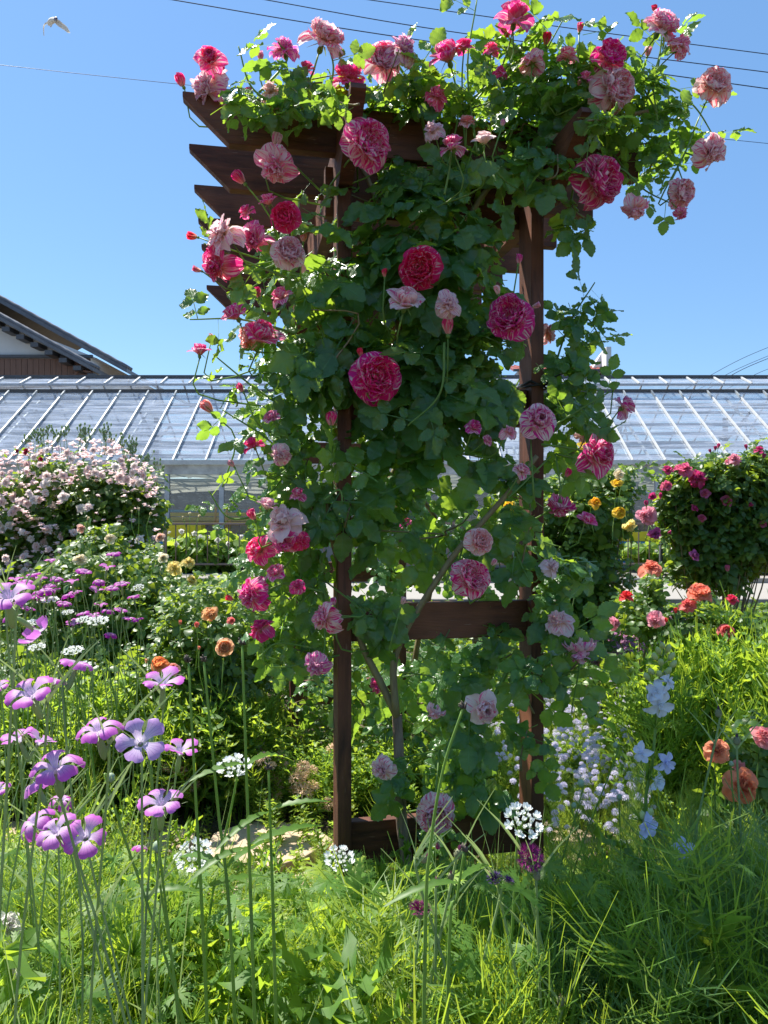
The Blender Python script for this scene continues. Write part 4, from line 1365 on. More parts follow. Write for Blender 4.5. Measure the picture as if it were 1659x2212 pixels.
fol = Acc()
RB = [  # u, v, Y, ru, rv, dy, n, size
    (910, 560, 1.86, 200, 170, .08, 130, .16), (890, 850, 1.86, 200, 190, .08, 125, .165), (860, 1120, 1.88, 130, 120, .07, 36, .16), (690, 680, 1.80, 110, 250, .10, 95, .15),
    (620, 900, 1.86, 110, 210, .13, 95, .105), (610, 1230, 1.95, 110, 200, .13, 90, .10), (990, 1180, 1.97, 130, 130, .07, 40, .13), (1035, 760, 1.84, 85, 260, .05, 55, .155),
    (1225, 900, 1.96, 75, 160, .09, 70, .12), (1245, 690, 1.98, 50, 90, .05, 14, .10), (1205, 1300, 1.90, 75, 110, .05, 30, .135), (1160, 1470, 1.86, 70, 100, .04, 16, .14),
    (1010, 1600, 1.90, 90, 150, .05, 22, .14), (810, 1330, 1.84, 60, 80, .04, 12, .15), (745, 1080, 1.80, 60, 90, .03, 12, .15), (1110, 1130, 1.88, 60, 180, .04, 26, .135),
    (640, 195, 1.82, 170, 75, .13, 100, .105), (745, 215, 1.60, 62, 42, .04, 26, .10), (600, 235, 1.74, 130, 35, .05, 30, .10), (670, 1120, 1.88, 75, 190, .07, 60, .13), (800, 1000, 1.9, 80, 110, .05, 26, .15), (620, 1380, 1.95, 70, 70, .06, 24, .11), (1285, 262, 1.74, 50, 28, .03, 10, .10), (1170, 370, 1.84, 90, 50, .04, 18, .12), (900, 215, 1.90, 280, 60, .18, 190, .10), (1230, 215, 1.98, 230, 95, .20, 250, .105), (1400, 300, 2.02, 120, 85, .13, 90, .09),
    (1150, 330, 1.98, 230, 55, .12, 70, .105), (900, 420, 1.86, 260, 60, .08, 60, .14), (1180, 110, 1.95, 150, 70, .12, 55, .13), (880, 380, 2.5, 300, 60, .4, 140, .11),
    (860, 1130, 3.45, 190, 230, .15, 190, .13), (900, 700, 3.40, 230, 220, .2, 150, .13), (860, 500, 3.0, 260, 60, .3, 90, .12), (870, 1440, 3.4, 180, 110, .12, 90, .12),
    (1080, 1330, 3.3, 60, 200, .15, 40, .12), (580, 600, 1.95, 80, 120, .08, 30, .11), (1000, 380, 1.95, 200, 50, .1, 60, .13), (700, 1400, 1.95, 50, 90, .05, 16, .11),
    (1240, 470, 1.88, 60, 60, .04, 10, .13), (930, 1830, 1.9, 70, 60, .04, 14, .11), (1150, 1610, 1.84, 40, 110, .03, 10, .12), (785, 1500, 1.95, 40, 110, .04, 10, .13), (1060, 1420, 1.95, 70, 70, .04, 14, .13), (880, 1700, 1.84, 40, 90, .03, 8, .12), (960, 1480, 1.95, 130, 80, .05, 26, .14), (960, 1640, 2.10, 70, 100, .05, 14, .13), (1030, 1700, 1.92, 80, 60, .04, 12, .14), (880, 1560, 3.4, 200, 90, .15, 120, .12), (1000, 1650, 3.3, 150, 80, .2, 90, .12), (680, 1500, 3.3, 60, 90, .15, 40, .11), (1250, 1440, 1.88, 50, 90, .03, 10, .12)]
for *b, n, s_ in RB:
    hi_ = b[1] < 340
    leafy(fol, b, int(n * (.72 if hi_ else (.68 if b[2] < 2.3 else .5))), s_, ROSE_LEAVES if b[2] < 2.3 else LOW_LEAVES, clear_of_blooms, up=.8 if hi_ else .55, toward=.3 if hi_ else .75, noise=.8 if hi_ else .55)
# leafy side shoots
SH = [([(1190, 820), (1230, 700), (1285, 610)], 1.98, 7, .10), ([(1225, 770), (1265, 690), (1302, 740)], 1.96, 6, .10), ([(1330, 260), (1440, 190), (1500, 230), (1545, 300)], 2.0, 8, .09),
      ([(1370, 290), (1440, 310), (1475, 390)], 2.0, 7, .08), ([(1100, 300), (1160, 150), (1220, 35)], 1.93, 7, .13), ([(1030, 330), (1010, 150), (1030, 0)], 1.84, 6, .13),
      ([(620, 235), (545, 190), (515, 100)], 1.78, 5, .13), ([(560, 200), (620, 130), (600, 90)], 1.80, 4, .12), ([(620, 600), (520, 560), (440, 525)], 1.76, 5, .10), ([(640, 720), (520, 690), (410, 690)], 1.76, 5, .12),
      ([(640, 900), (540, 830), (460, 765)], 1.80, 7, .085), ([(680, 1080), (590, 960), (480, 885)], 1.80, 8, .10), ([(700, 1280), (620, 1260), (550, 1290)], 1.82, 6, .11), ([(1180, 930), (1260, 880), (1320, 845)], 1.88, 6, .11),
      ([(1170, 960), (1240, 970), (1290, 985)], 1.86, 4, .12), ([(1000, 250), (1080, 150), (1110, 60)], 1.9, 5, .12), ([(1380, 250), (1420, 150), (1430, 70)], 1.96, 7, .11), ([(880, 230), (900, 160), (850, 130)], 1.86, 5, .11),
      ([(600, 1100), (500, 1120), (450, 1060)], 1.9, 7, .08), ([(560, 1420), (600, 1390), (680, 1400)], 1.86, 7, .12), ([(1180, 1350), (1250, 1400), (1235, 1540)], 1.86, 6, .13), ([(960, 420), (970, 370), (975, 330)], 1.74, 2, .14),
      ([(960, 740), (950, 850), (880, 920)], 1.72, 5, .13), ([(700, 1080), (735, 1060), (740, 1130)], 1.76, 5, .15), ([(1300, 300), (1380, 400), (1450, 440)], 2.0, 7, .08), ([(700, 240), (720, 150), (706, 90)], 1.8, 4, .11)]
for l, Y, n, s_ in SH:
    pts = P_(l, Y); Acc().tube(pts, .0032, .0016, 5).build('twig', M['stem'], climber)
    for i in range(n):
        f = (i + .7) / n * 25; k = min(24, int(f)); p = pts[k]; d = nrm(pts[k + 1] - pts[k]); sg = 1 if i % 2 else -1
        o = nrm(np.cross(d, [0, 1, 0]) * sg + d * .4 + np.array([0, -.15, -.1]) + rng.normal(size=3) * .25)
        if not clear_of_blooms((p + o * s_ * .6)[None])[0]:
            continue
        N = nrm(np.array([0, -.5, .7]) + rng.normal(size=3) * .5)
        fol.inst(ROSE_LEAVES[i % 6], p[None], basis(o[None], N[None]) * s_ * rng.uniform(.8, 1.15), np.array([rng.random()]))
for *b, n, s_ in RB:      # fine twigs inside the mass
    for i in range(1):
        P, _ = scatter(b, 3); P = P[np.argsort(P[:, 2])]
        Acc().tube(curve(P, 8), .0026, .0016, 4).build('twig', M['cane'], climber)
fol.build('foliage', M['rose_leaf'], climber)
inner = np.array([at(u, v, 1.9) for (u, v) in ((620, 240), (800, 240), (1000, 240), (1200, 250), (1330, 260), (1420, 260), (700, 420), (660, 600), (700, 760), (860, 520), (960, 620), (880, 760), (1000, 780), (1080, 720), (680, 950), (800, 950), (960, 980), (1180, 860), (1200, 980), (680, 1120), (700, 1250), (820, 1200), (1000, 1180), (1100, 1150), (1170, 1350), (1180, 1450), (860, 1450), (950, 1620), (1020, 1660), (870, 1780), (1290, 330), (1230, 480), (1480, 330), (620, 560))])
for (p, d, kind, ck, ax, uvy) in blooms:
    a_ = nrm(np.array(ax, float)) + np.array([brng.uniform(-.32, .32), brng.uniform(0, .25), brng.uniform(-.25, .3)]) * (kind != 'bud'); b_ = p - nrm(a_) * d * .4
    c_ = inner + np.array([0, max(0, p[1] - 1.95), 0]); dist = np.linalg.norm((c_ - b_), axis=1) + np.where((c_ - b_) @ nrm(a_) > 0, .15, 0)
    e = c_[np.argmin(dist)]; L = np.linalg.norm(e - b_)
    if L > .20:
        e = b_ + (e - b_) / L * .20
    if uvy[1] in (705, 880, 905) or (uvy[0], uvy[1]) in ((968, 705), (715, 905), (770, 208)):
        e = b_ + np.array([0, .04, -.17])
    col = list(PK[ck]); j = brng.uniform(.85, 1.12)
    if kind == 'bud': e = e + np.array([0, .07, 0])
    col = [min(1, col[0] * j), col[1] * brng.uniform(.8, 1.25), col[2] * brng.uniform(.75, 1.05), min(1, max(0, col[3] - .06 + brng.uniform(-.12, .12)))]
    rose(climber, kind, p, a_, d, col, stem_to=e)


# ---- other rose bushes ------------------------------------------------------
def bush(name, label, cat, blobs, flowers, leaf='bush_leaf', tpls=None, size=.07, base=None, flat=None, stems=6, group=None, up=.8, yf=.0, stem_col='stem', twigs=True):
    b0 = blobs[0]
    base = np.array(at(b0[0], b0[1], b0[2])) if base is None else np.array(base, float)
    base[2] = 0
    root = empty(name, base, label, cat, group)
    f = Acc()
    for *b, n in blobs:
        leafy(f, b, n, size, tpls or LOW_LEAVES, up=up, toward=.3)
        leafy(f, (b[0], b[1] - b[4] * .12, b[2], b[3] * 1.25, b[4] * 1.3, b[5] * 1.1), n // 7, size * .85, tpls or LOW_LEAVES, up=up, toward=.3)
    f.build('foliage', M[leaf], root)
    s_ = Acc()
    for *b, n in blobs:
        for i in range(stems):
            P, _ = scatter(b, 1); q = P[0]
            s_.tube(curve([base + rng.normal(size=3) * [.04, .04, 0], (base + q) / 2 + rng.normal(size=3) * .04 + [0, 0, -.05], q], 8), .008, .003, 5)
    s_.build('branches', M['cane'], root)
    for fl in flowers:
        u, v, d, kind, col, ax, *yy = fl
        Y = yy[0] if yy else b0[2] - b0[5] * .9
        p = at(u, v, Y)
        e = p + np.array([rng.uniform(-.03, .03), .05, -.18])
        if kind == 'pom':
            o = link('rose_bloom', POMS[brng.randrange(3)], root, axis_mat(p, ax, px(d, Y) * .58, brng.uniform(0, 6)))
            o.color = col
        else:
            rose(root, kind, p, ax, px(d, Y) * .88, col, plain=True, stem_to=e)
    return root


YEL = (.95, .70, .06, .5); GOLD = (.95, .56, .03, .5); PYEL = (.90, .78, .30, .5); CREAM = (.88, .80, .58, .4)
SAL = (.92, .33, .22, .5); RED = (.85, .06, .07, .1); COR = (.90, .25, .24, .4); APR = (.93, .38, .20, .6); PEA = (.92, .55, .32, .6); PPK = (.88, .40, .50, .3)
MAG = (.66, .05, .24, .2); ROS = (.78, .16, .32, .3)


def fax(k=.5):
    return (brng.uniform(-.6, .6), -1 + brng.uniform(0, k), brng.uniform(-.2, .7))


# pale pink rambler at the left
fl = []
r_ = random.Random(11)
while len(fl) < 100:
    u = r_.uniform(-10, 335); v = r_.uniform(955, 1235)
    top = 985 - 25 * math.sin(u / 110) + max(0, u - 260) * .6
    if v < top + 5: continue
    w_ = 1.0 if u < 110 else (.95 if v < top + 70 else (.35 if u < 190 else .12))
    if u > 250 and v > 1130: w_ = .12
    if r_.random() > w_: continue
    if any(abs(u - q[0]) + abs(v - q[1]) < 12 for q in fl): continue
    k = r_.random(); d = r_.uniform(17, 28) * (.8 if v < top + 50 else 1)
    fl.append((u, v, d, 'pom', (.95, .76 + .14 * k, .72 + .14 * k, .0), (r_.uniform(-.6, .6), -1, r_.uniform(-.1, .9)), 5.55 + r_.uniform(-.15, .3)))
RMB = bush('rambling_rose', 'big rambling rose bush covered in small pale pink flowers in front of the greenhouse', 'rose bush',
           [(150, 1110, 6.2, 190, 110, .55, 1500), (40, 1180, 6.1, 130, 110, .5, 700), (260, 1090, 6.2, 90, 90, .4, 500), (200, 1240, 6.3, 160, 100, .5, 1000), (60, 1330, 6.3, 160, 110, .4, 500)], fl, size=.17)
a = Acc(); P = []
for i in range(850):                     # the many smaller and half hidden flowers
    u = r_.uniform(-10, 340); v = r_.uniform(950, 1240); top = 975 - 25 * math.sin(u / 110) + max(0, u - 260) * .6
    if v < top or (u > 130 and v > top + 100 and r_.random() < .8): continue
    P.append((u, v))
for u, v in P:
    T = petal(1, .9, .4, .2, .1, r_.random(), 2, 3); Y = 5.7 + r_.uniform(-.15, .4); p = at(u, v, Y); s_ = px(r_.uniform(5, 10), Y)
    for k in range(7):
        t2 = Tpl(T.v * s_, T.uv, T.q); place_petal(a, t2, k * .9 + r_.random(), R(r_.uniform(20, 85)), p, r_)
o = a.build('small_flowers', M['plainpetal'], RMB); o['kind'] = 'stuff'; o.color = (.95, .80, .80, 0)
a = Acc()
for i in range(46):                      # bud sprays standing above
    u = r_.uniform(60, 345); top = 975 - 25 * math.sin(u / 110) + max(0, u - 260) * .6
    p0 = at(u, top + 30, 5.9); p1 = at(u + r_.uniform(-8, 8), top - r_.uniform(-6, 20), 5.9)
    a.tube([p0, (p0 + p1) / 2, p1], .003, .0015, 4)
    for k in range(5):
        q = p1 + np.array([r_.uniform(-.04, .04), 0, r_.uniform(-.02, .06)])
        a.tube([p1, q], .002, None, 3); a.tube([q, q + [0, 0, .012], q + [0, 0, .024]], [.004, .008, .003], None, 5)
a.build('bud_sprays', M['greystem'], RMB)
bush('dark_red_rose', 'small dark red rose standing above the pale pink rambler at the left edge', 'rose', [(75, 1010, 6.0, 18, 30, .08, 20)],
     [(56, 972, 16, 'cup', (.35, .01, .05, 0), (0, -.5, .8), 5.8), (88, 990, 12, 'cup', (.45, .01, .06, 0), (.3, -.5, .8), 5.8), (37, 975, 14, 'bud', (.35, .01, .05, 0), (0, 0, 1), 5.8)], size=.11, stems=2)
bush('cream_rose_bush', 'leafy rose bush with cream flowers and green buds, between the pink rambler and the arbor', 'rose bush',
     [(230, 1240, 4.6, 130, 60, .5, 420), (330, 1310, 4.4, 110, 70, .4, 380), (120, 1300, 4.7, 120, 70, .4, 380), (240, 1370, 4.5, 210, 100, .5, 700), (210, 1180, 4.7, 70, 50, .2, 130), (440, 1290, 4.5, 60, 40, .2, 100)],
     [(172, 1207, 30, 'loose', CREAM, fax()), (376, 1224, 36, 'loose', PYEL, (.2, -.6, .6), 4.1), (407, 1211, 32, 'loose', PYEL, (.3, -.6, .6), 4.1), (415, 1253, 28, 'cup', PYEL, (.6, -.5, .4), 4.1), (466, 1271, 30, 'loose', PYEL, fax(), 4.3),
      (236, 1160, 26, 'loose', CREAM, fax()), (176, 1140, 22, 'loose', (.9, .6, .5, .3), fax()), (352, 1205, 24, 'cup', CREAM, fax(), 4.4), (345, 1160, 22, 'cup', (.9, .62, .5, .3), fax(), 4.4), (300, 1100, 12, 'bud', CREAM, (0, 0, 1)), (285, 1105, 10, 'bud', CREAM, (0, 0, 1)), (325, 1110, 11, 'bud', CREAM, (.3, 0, 1)),
      (410, 1110, 12, 'bud', CREAM, (0, 0, 1)), (395, 1118, 10, 'bud', CREAM, (-.3, 0, 1)), (430, 1115, 11, 'bud', CREAM, (.3, 0, 1)), (190, 1120, 11, 'bud', CREAM, (.3, 0, 1))], leaf='bush_leaf', size=.13)
bush('peach_rose_bush', 'rose bush with peach and apricot flowers low to the left of the arbor', 'rose bush',
     [(440, 1370, 3.4, 110, 110, .3, 420), (400, 1480, 3.3, 160, 90, .25, 480), (540, 1400, 3.7, 60, 90, .25, 200)],
     [(485, 1398, 42, 'full', PEA, (.2, -.9, .2), 2.9), (343, 1432, 42, 'full', (.95, .42, .16, .5), (-.1, -.6, .8), 2.9), (374, 1441, 30, 'cup', (.9, .45, .36, .5), (.2, -.6, .6), 2.9), (455, 1327, 38, 'loose', (.85, .5, .25, .4), fax(), 3.0),
      (316, 1428, 16, 'bud', PEA, (0, 0, 1), 2.9), (425, 1350, 20, 'bud', COR, (0, -.2, 1), 2.9), (390, 1345, 16, 'bud', SAL, (0, 0, 1), 2.9), (430, 1400, 14, 'bud', SAL, (0, 0, 1), 2.9), (500, 1340, 18, 'cup', COR, fax(), 3.0)], leaf='bush_leaf', size=.10)
o = bush('lime_shrub', 'light yellow-green spiky shrub just left of the arbor behind the peach roses', 'shrub', [(490, 1300, 4.2, 80, 60, .3, 380), (540, 1350, 4.0, 70, 90, .3, 250), (560, 1200, 4.2, 40, 60, .2, 70)], [], leaf='lime_leaf', tpls=SIMPLE, size=.055)
bush('yellow_rose_bush', 'tall dark-leaved bush with bright yellow roses just right of the arbor', 'rose bush',
     [(1250, 1110, 4.5, 120, 90, .3, 620), (1230, 1230, 4.5, 120, 100, .3, 800), (1215, 1330, 4.5, 100, 70, .25, 320), (1100, 1120, 4.6, 60, 90, .2, 140), (1340, 1050, 4.5, 50, 50, .15, 60)],
     [(1287, 1083, 30, 'cup', GOLD, (.1, -.8, .5), 4.0), (1340, 1106, 30, 'full', YEL, (.1, -.9, .3), 4.0), (1332, 1043, 30, 'cup', YEL, (-.1, -.6, .7), 4.1), (1268, 962, 40, 'cup', YEL, (0, -.6, .7), 4.1), (1097, 1092, 30, 'cup', YEL, fax(), 4.1),
      (1362, 1140, 36, 'loose', PYEL, (.1, -.3, -.4), 4.1), (1338, 1022, 26, 'loose', CREAM, fax(), 4.1), (1100, 1180, 26, 'cup', PYEL, fax(), 4.2), (1228, 1084, 26, 'cup', PYEL, (0, .2, 1), 4.1), (1150, 1015, 24, 'cup', YEL, fax(), 4.2), (1235, 1005, 24, 'cup', GOLD, fax(), 4.2)], size=.13)
hedge = bush('pink_rose_hedge', 'wide rose hedge with pink and magenta flowers on a dark trellis at the right edge', 'rose hedge',
             [(1560, 1060, 5.4, 150, 75, .25, 900), (1590, 1160, 5.4, 150, 80, .25, 900), (1470, 1120, 5.4, 50, 70, .2, 180), (1530, 1240, 5.4, 90, 50, .2, 200), (1640, 1040, 5.4, 60, 70, .2, 250)],
             [(1442, 1011, 26, 'cup', MAG, (0, -.4, .9)), (1481, 1009, 46, 'loose', ROS, (0, -.4, .9)), (1510, 1030, 44, 'loose', MAG, (.1, -.6, .4)), (1440, 1047, 26, 'loose', ROS, fax()), (1409, 1072, 18, 'cup', MAG, fax()), (1427, 1070, 15, 'cup', MAG, fax()),
              (1523, 1065, 24, 'cup', ROS, fax()), (1570, 1081, 28, 'cup', ROS, (0, -.9, .3)), (1621, 1091, 20, 'bud', MAG, fax()), (1502, 1097, 20, 'cup', MAG, fax()), (1396, 1087, 18, 'bud', MAG, (0, 0, 1)), (1395, 1112, 48, 'loose', PPK, (-.5, -.7, .1)), (1417, 1156, 34, 'loose', (.6, .12, .42, .2), (.1, -.5, -.4)),
              (1447, 1149, 18, 'bud', MAG, fax()), (1502, 1200, 28, 'cup', (.65, .15, .42, .2), fax()), (1571, 1228, 22, 'bud', ROS, (0, 0, 1)), (1585, 989, 36, 'loose', PPK, (0, -.5, .8)), (1516, 1118, 18, 'cup', ROS, fax()), (1545, 968, 14, 'bud', MAG, (0, 0, 1)), (1552, 963, 16, 'bud', MAG, (.2, 0, 1)),
              (1612, 965, 16, 'bud', MAG, (-.2, 0, 1)), (1640, 968, 24, 'cup', MAG, (0, -.2, 1)), (1650, 985, 16, 'bud', MAG, (.2, 0, 1)), (1534, 974, 12, 'bud', MAG, (-.3, 0, 1)), (1650, 1130, 18, 'cup', ROS, fax())], size=.15)
fr = Acc()
for z in (.35, .75, 1.2):
    fr.tube([(1.9, 5.55, z), (4.3, 5.55, z)], .012, None, 6)
for x in (2.0, 3.1, 4.2):
    fr.tube([(x, 5.55, 0), (x, 5.55, 1.45)], .014, None, 6)
tag(fr.build('trellis', M['darkmetal']), 'dark metal trellis behind the pink rose hedge at the right', 'trellis')
bush('red_rose_bush', 'thin bush with one salmon and one red rose, right of the yellow roses', 'rose bush', [(1375, 1330, 3.5, 60, 55, .15, 90), (1410, 1280, 3.5, 30, 45, .1, 30)],
     [(1404, 1221, 52, 'loose', SAL, (0, -.5, .8), 3.3), (1354, 1283, 34, 'cup', RED, (0, -.3, 1), 3.3), (1330, 1345, 34, 'loose', PPK, fax(), 3.3)], size=.10, stems=3)
bush('salmon_rose_bush', 'bush with two full salmon roses and a red bud before the grey path', 'rose bush', [(1480, 1370, 3.4, 80, 60, .2, 160), (1520, 1320, 3.4, 40, 40, .1, 30)],
     [(1514, 1277, 56, 'full', SAL, (0, -.4, .9), 3.2), (1484, 1304, 40, 'loose', COR, (-.2, -.5, .8), 3.2), (1460, 1319, 20, 'bud', RED, (0, 0, 1), 3.2), (1414, 1340, 42, 'loose', PPK, fax(), 3.2), (1440, 1340, 16, 'bud', RED, (.2, 0, 1), 3.2)], size=.10, stems=3)
bush('coral_rose_bush', 'rose bush with a coral bloom and a dark pink bud near the right edge', 'rose bush', [(1590, 1370, 3.3, 60, 50, .15, 110)],
     [(1571, 1365, 40, 'full', COR, (0, -.8, .4), 3.1), (1581, 1290, 28, 'cup', (.8, .05, .14, .1), (0, -.3, 1), 3.1)], size=.10, stems=3)
bush('apricot_rose_bush', 'rose bush with large apricot-orange blooms low at the right edge of the flower bed', 'rose bush', [(1640, 1640, 2.25, 60, 90, .15, 90), (1600, 1750, 2.3, 70, 60, .12, 60)],
     [(1549, 1617, 62, 'loose', APR, (-.2, -.6, .6), 1.75), (1608, 1696, 88, 'loose', (.93, .34, .16, .5), (0, -.8, .4), 1.7), (1652, 1588, 56, 'loose', (.92, .38, .40, .4), (-.2, -.7, .5), 1.75), (1602, 1658, 40, 'loose', (.85, .32, .28, .3), (.2, -.5, .6), 2.15)], size=.11, stems=4)
bush('white_rose_bush', 'low bush with small white roses behind the railing, seen left of the arbor', 'rose bush', [(450, 1195, 15.4, 115, 38, .5, 1300), (400, 1215, 15.3, 120, 30, .4, 500)],
     [(u, v, brng.uniform(8, 15), 'pom', (.9, .9, .85, 0), fax(), 14.98) for u, v in ((365, 1150), (392, 1148), (420, 1152), (432, 1158), (455, 1160), (470, 1165), (492, 1175), (500, 1186), (520, 1160), (545, 1155), (560, 1165), (380, 1175), (410, 1185), (530, 1188), (350, 1180), (480, 1200))], leaf='lime_leaf', size=.28, tpls=SIMPLE)
bush('green_bush', 'low leafy green bush behind the railing, right of the yellow roses', 'bush', [(1430, 1195, 15.3, 90, 22, .4, 700), (1560, 1190, 15.3, 90, 25, .4, 500)], [(1418, 1190, 10, 'pom', (.9, .9, .85, 0), fax(), 14.98), (1452, 1186, 9, 'pom', (.9, .9, .85, 0), fax(), 14.98)], leaf='lime_leaf', size=.25, tpls=SIMPLE)


# ---------------------------------------------------------------- flowers of the bed
def stemmed(name, head_uv, diam_px, real, lab, cat, group, Yr=None, base_off=None, sag=.04, stem_mat='greystem', r0=.0022, r1=.0014):
    """root empty at the ground, one curved stem up to the flower; returns root, flower centre, axis hint, scale"""
    u, v = head_uv
    Y = Yr if Yr else min(1.7, max(.80, real * F / diam_px))
    p = at(u, v, Y); d = px(diam_px, Y)
    bo = base_off if base_off is not None else (random.uniform(-.12, .12), random.uniform(-.05, .12))
    base = np.array([p[0] + bo[0], p[1] + bo[1], 0])
    root = empty(name, base, lab, cat, group)
    return root, p, d, base


def stem_to(root, base, p, ax, d, mat='greystem', r0=.0019, r1=.0012, k=.8, leaves=0, name='stem', leaf_len=.09):
    ax = nrm(np.asarray(ax, float)); top = p - ax * d * k
    mid = (base * .45 + top * .55) + np.array([random.uniform(-.06, .06), random.uniform(-.02, .02), 0])
    pts = curve([base, mid, top - ax * .02, top], 14)
    Acc().tube(pts, r0, r1, 5).build(name, M[mat], root)
    for i in range(leaves):
        f = random.uniform(.35, .9); q = pts[int(f * 13)]
        for sg in (-1, 1):
            a = random.uniform(0, 3.14); dr = np.array([math.cos(a) * sg, math.sin(a) * sg, 1.3])
            T = BLADES[random.randrange(4)]
            Acc().inst(T, q[None], basis(nrm(np.cross(dr, [0.3, .2, 1]))[None], -nrm(dr)[None])[:, :, [0, 1, 2]] * leaf_len, np.array([.5])) if False else None
            L = leaf_len * random.uniform(.7, 1.2)
            Acc().tpl(strip(curve([q, q + nrm(dr) * L * .5, q + nrm(dr) * L + np.array([0, 0, -.1 * L])], 5), .004, .001, up=(dr[1], -dr[0], .2))).build('leaf', M[mat], root)


C1 = (.66, .13, .62, .9); C2 = (.68, .20, .68, .95); C3 = (.62, .07, .52, .8)
CC = [  # u, v, width, facing, shape, colour, label
    (18, 1285, 104, (.1, -.45, .9), 0, C1, 'large lilac corncockle flower cut by the left edge, highest of the near ones'),
    (84, 1368, 70, (.5, .3, -.5), 3, C2, 'wilting lilac corncockle seen from behind with drooping petals, below the highest near one'),
    (168, 1432, 72, (.3, .2, 1), 1, C1, 'side-on lilac corncockle with a narrow curled petal, above the large flat one'),
    (352, 1472, 82, (.1, -.3, 1), 2, C1, 'lilac corncockle with spread upward petals, just below the peach roses'),
    (64, 1494, 96, (-.1, -.5, .9), 0, C1, 'large lilac corncockle with five flat petals near the left edge'),
    (118, 1468, 56, (.2, .3, 1), 1, C3, 'deep lilac corncockle seen edge-on, right behind the large flat one'),
    (-4, 1482, 44, (0, -.4, 1), 0, C1, 'lilac corncockle petal just entering at the left edge'),
    (38, 1592, 66, (-.3, -.2, .9), 2, C1, 'lilac corncockle opening sideways by the left edge, left of a pair'),
    (88, 1598, 62, (.4, .2, .8), 2, C2, 'pale lilac corncockle half open, right one of a pair at the left'),
    (210, 1572, 96, (-.1, -.3, 1), 1, C1, 'wide lilac corncockle with downturned petals, middle of the left bed'),
    (303, 1602, 98, (.2, -.7, .5), 2, (.62, .36, .74, 1), 'very pale lilac corncockle behind a feathery green seed head'),
    (390, 1618, 70, (.2, -.2, 1), 2, C1, 'lilac corncockle nearest to the arbor in the upper near row'),
    (118, 1652, 108, (.0, -.4, 1), 1, C1, 'largest lilac corncockle, with five rounded petals and a white centre'),
    (78, 1690, 66, (-.4, .1, .8), 3, C2, 'shaded lilac corncockle below the largest one'),
    (-2, 1704, 44, (0, -.4, 1), 0, C1, 'small piece of a lilac corncockle at the left edge, lower one'),
    (134, 1726, 52, (.2, -.1, 1), 3, C3, 'small deep lilac corncockle beneath the largest one'),
    (348, 1732, 90, (.1, -.3, 1), 0, C2, 'lilac corncockle with a bluish shadowed centre, alone above the sandy path'),
    (72, 1772, 76, (-.4, -.4, .8), 3, C1, 'lilac corncockle with a folded petal, left one of the lowest cluster'),
    (118, 1792, 88, (-.2, -.5, .8), 1, C2, 'lilac corncockle in the middle of the lowest cluster'),
    (184, 1806, 88, (.2, -.7, .7), 0, C1, 'bright lilac corncockle with a round face, right one of the lowest cluster'),
    (303, 1828, 34, (.1, .2, 1), 3, C3, 'small closed lilac corncockle beside a feathery seed head'),
    (404, 1986, 38, (0, -.2, 1), 3, C3, 'small lilac corncockle low in the green foliage at the bottom'),
]
random.seed(21)
for (u, v, w_, ax, sh, col, lab) in CC:
    root, p, d, base = stemmed('corncockle', (u, v), w_, .047, lab, 'flower', 'near lilac corncockles', base_off=(random.uniform(-.10, .16), random.uniform(-.02, .10)))
    sc = d * .54
    Mx = axis_mat(p, ax, sc, random.uniform(0, 1.2))
    f = link('flower', CORN[sh], root, Mx); f.color = col
    link('calyx', CALYX_CORN, root, Mx)
    stem_to(root, base, p, ax, sc, k=1.5, leaves=2)
far = [(335, 175), (740, 130), (700, 220), (540, 235), (560, 250), (220, 265), (105, 300), (185, 310), (265, 290), (370, 295), (470, 315), (650, 310), (795, 330), (730, 355), (630, 370), (300, 365), (170, 375), (215, 415), (350, 375), (440, 400), (490, 385), (870, 410), (660, 468), (705, 500), (790, 500), (540, 520), (610, 540), (60, 545), (840, 555), (895, 560), (480, 590), (725, 655), (180, 490), (420, 455), (135, 330), (250, 380), (110, 465), (320, 340), (80, 395), (20, 340), (290, 430)]
far = [(x * .3307, 1152 + y * .3307, 30) for x, y in far] + [(1244, 1262, 14), (1192, 1435, 16), (1268, 1478, 16), (1155, 1320, 16)]
fproto = None
for i, (u, v, w_) in enumerate(far):
    lab = 'small bright purple corncockle flower on a thin stem in the patch left of the arbor' if u < 600 else 'tiny bright purple corncockle flower on a thin stem right of the arbor'
    grp = 'purple corncockles in the patch behind, left' if u < 600 else 'purple corncockles right of the arbor'
    Yf = random.uniform(2.55, 3.0) if w_ > 20 else 3.6
    root, p, d, base = stemmed('corncockle', (u, v), w_ * random.uniform(.8, 1.1), .05, lab, 'flower', grp, Yr=Yf, base_off=(random.uniform(-.12, .12), random.uniform(-.1, .1)))
    ax = (random.uniform(-.3, .3), random.uniform(-.25, .1), 1); sc = d * .55
    Mx = axis_mat(p, ax, sc, random.uniform(0, 1.2)); f = link('flower', CORN[i % 4], root, Mx); f.color = (.52, .02, .44, .25)
    link('calyx', CALYX_CORN, root, Mx)
    stem_to(root, base, p, ax, sc, k=1.5, r0=.0022, r1=.0012)

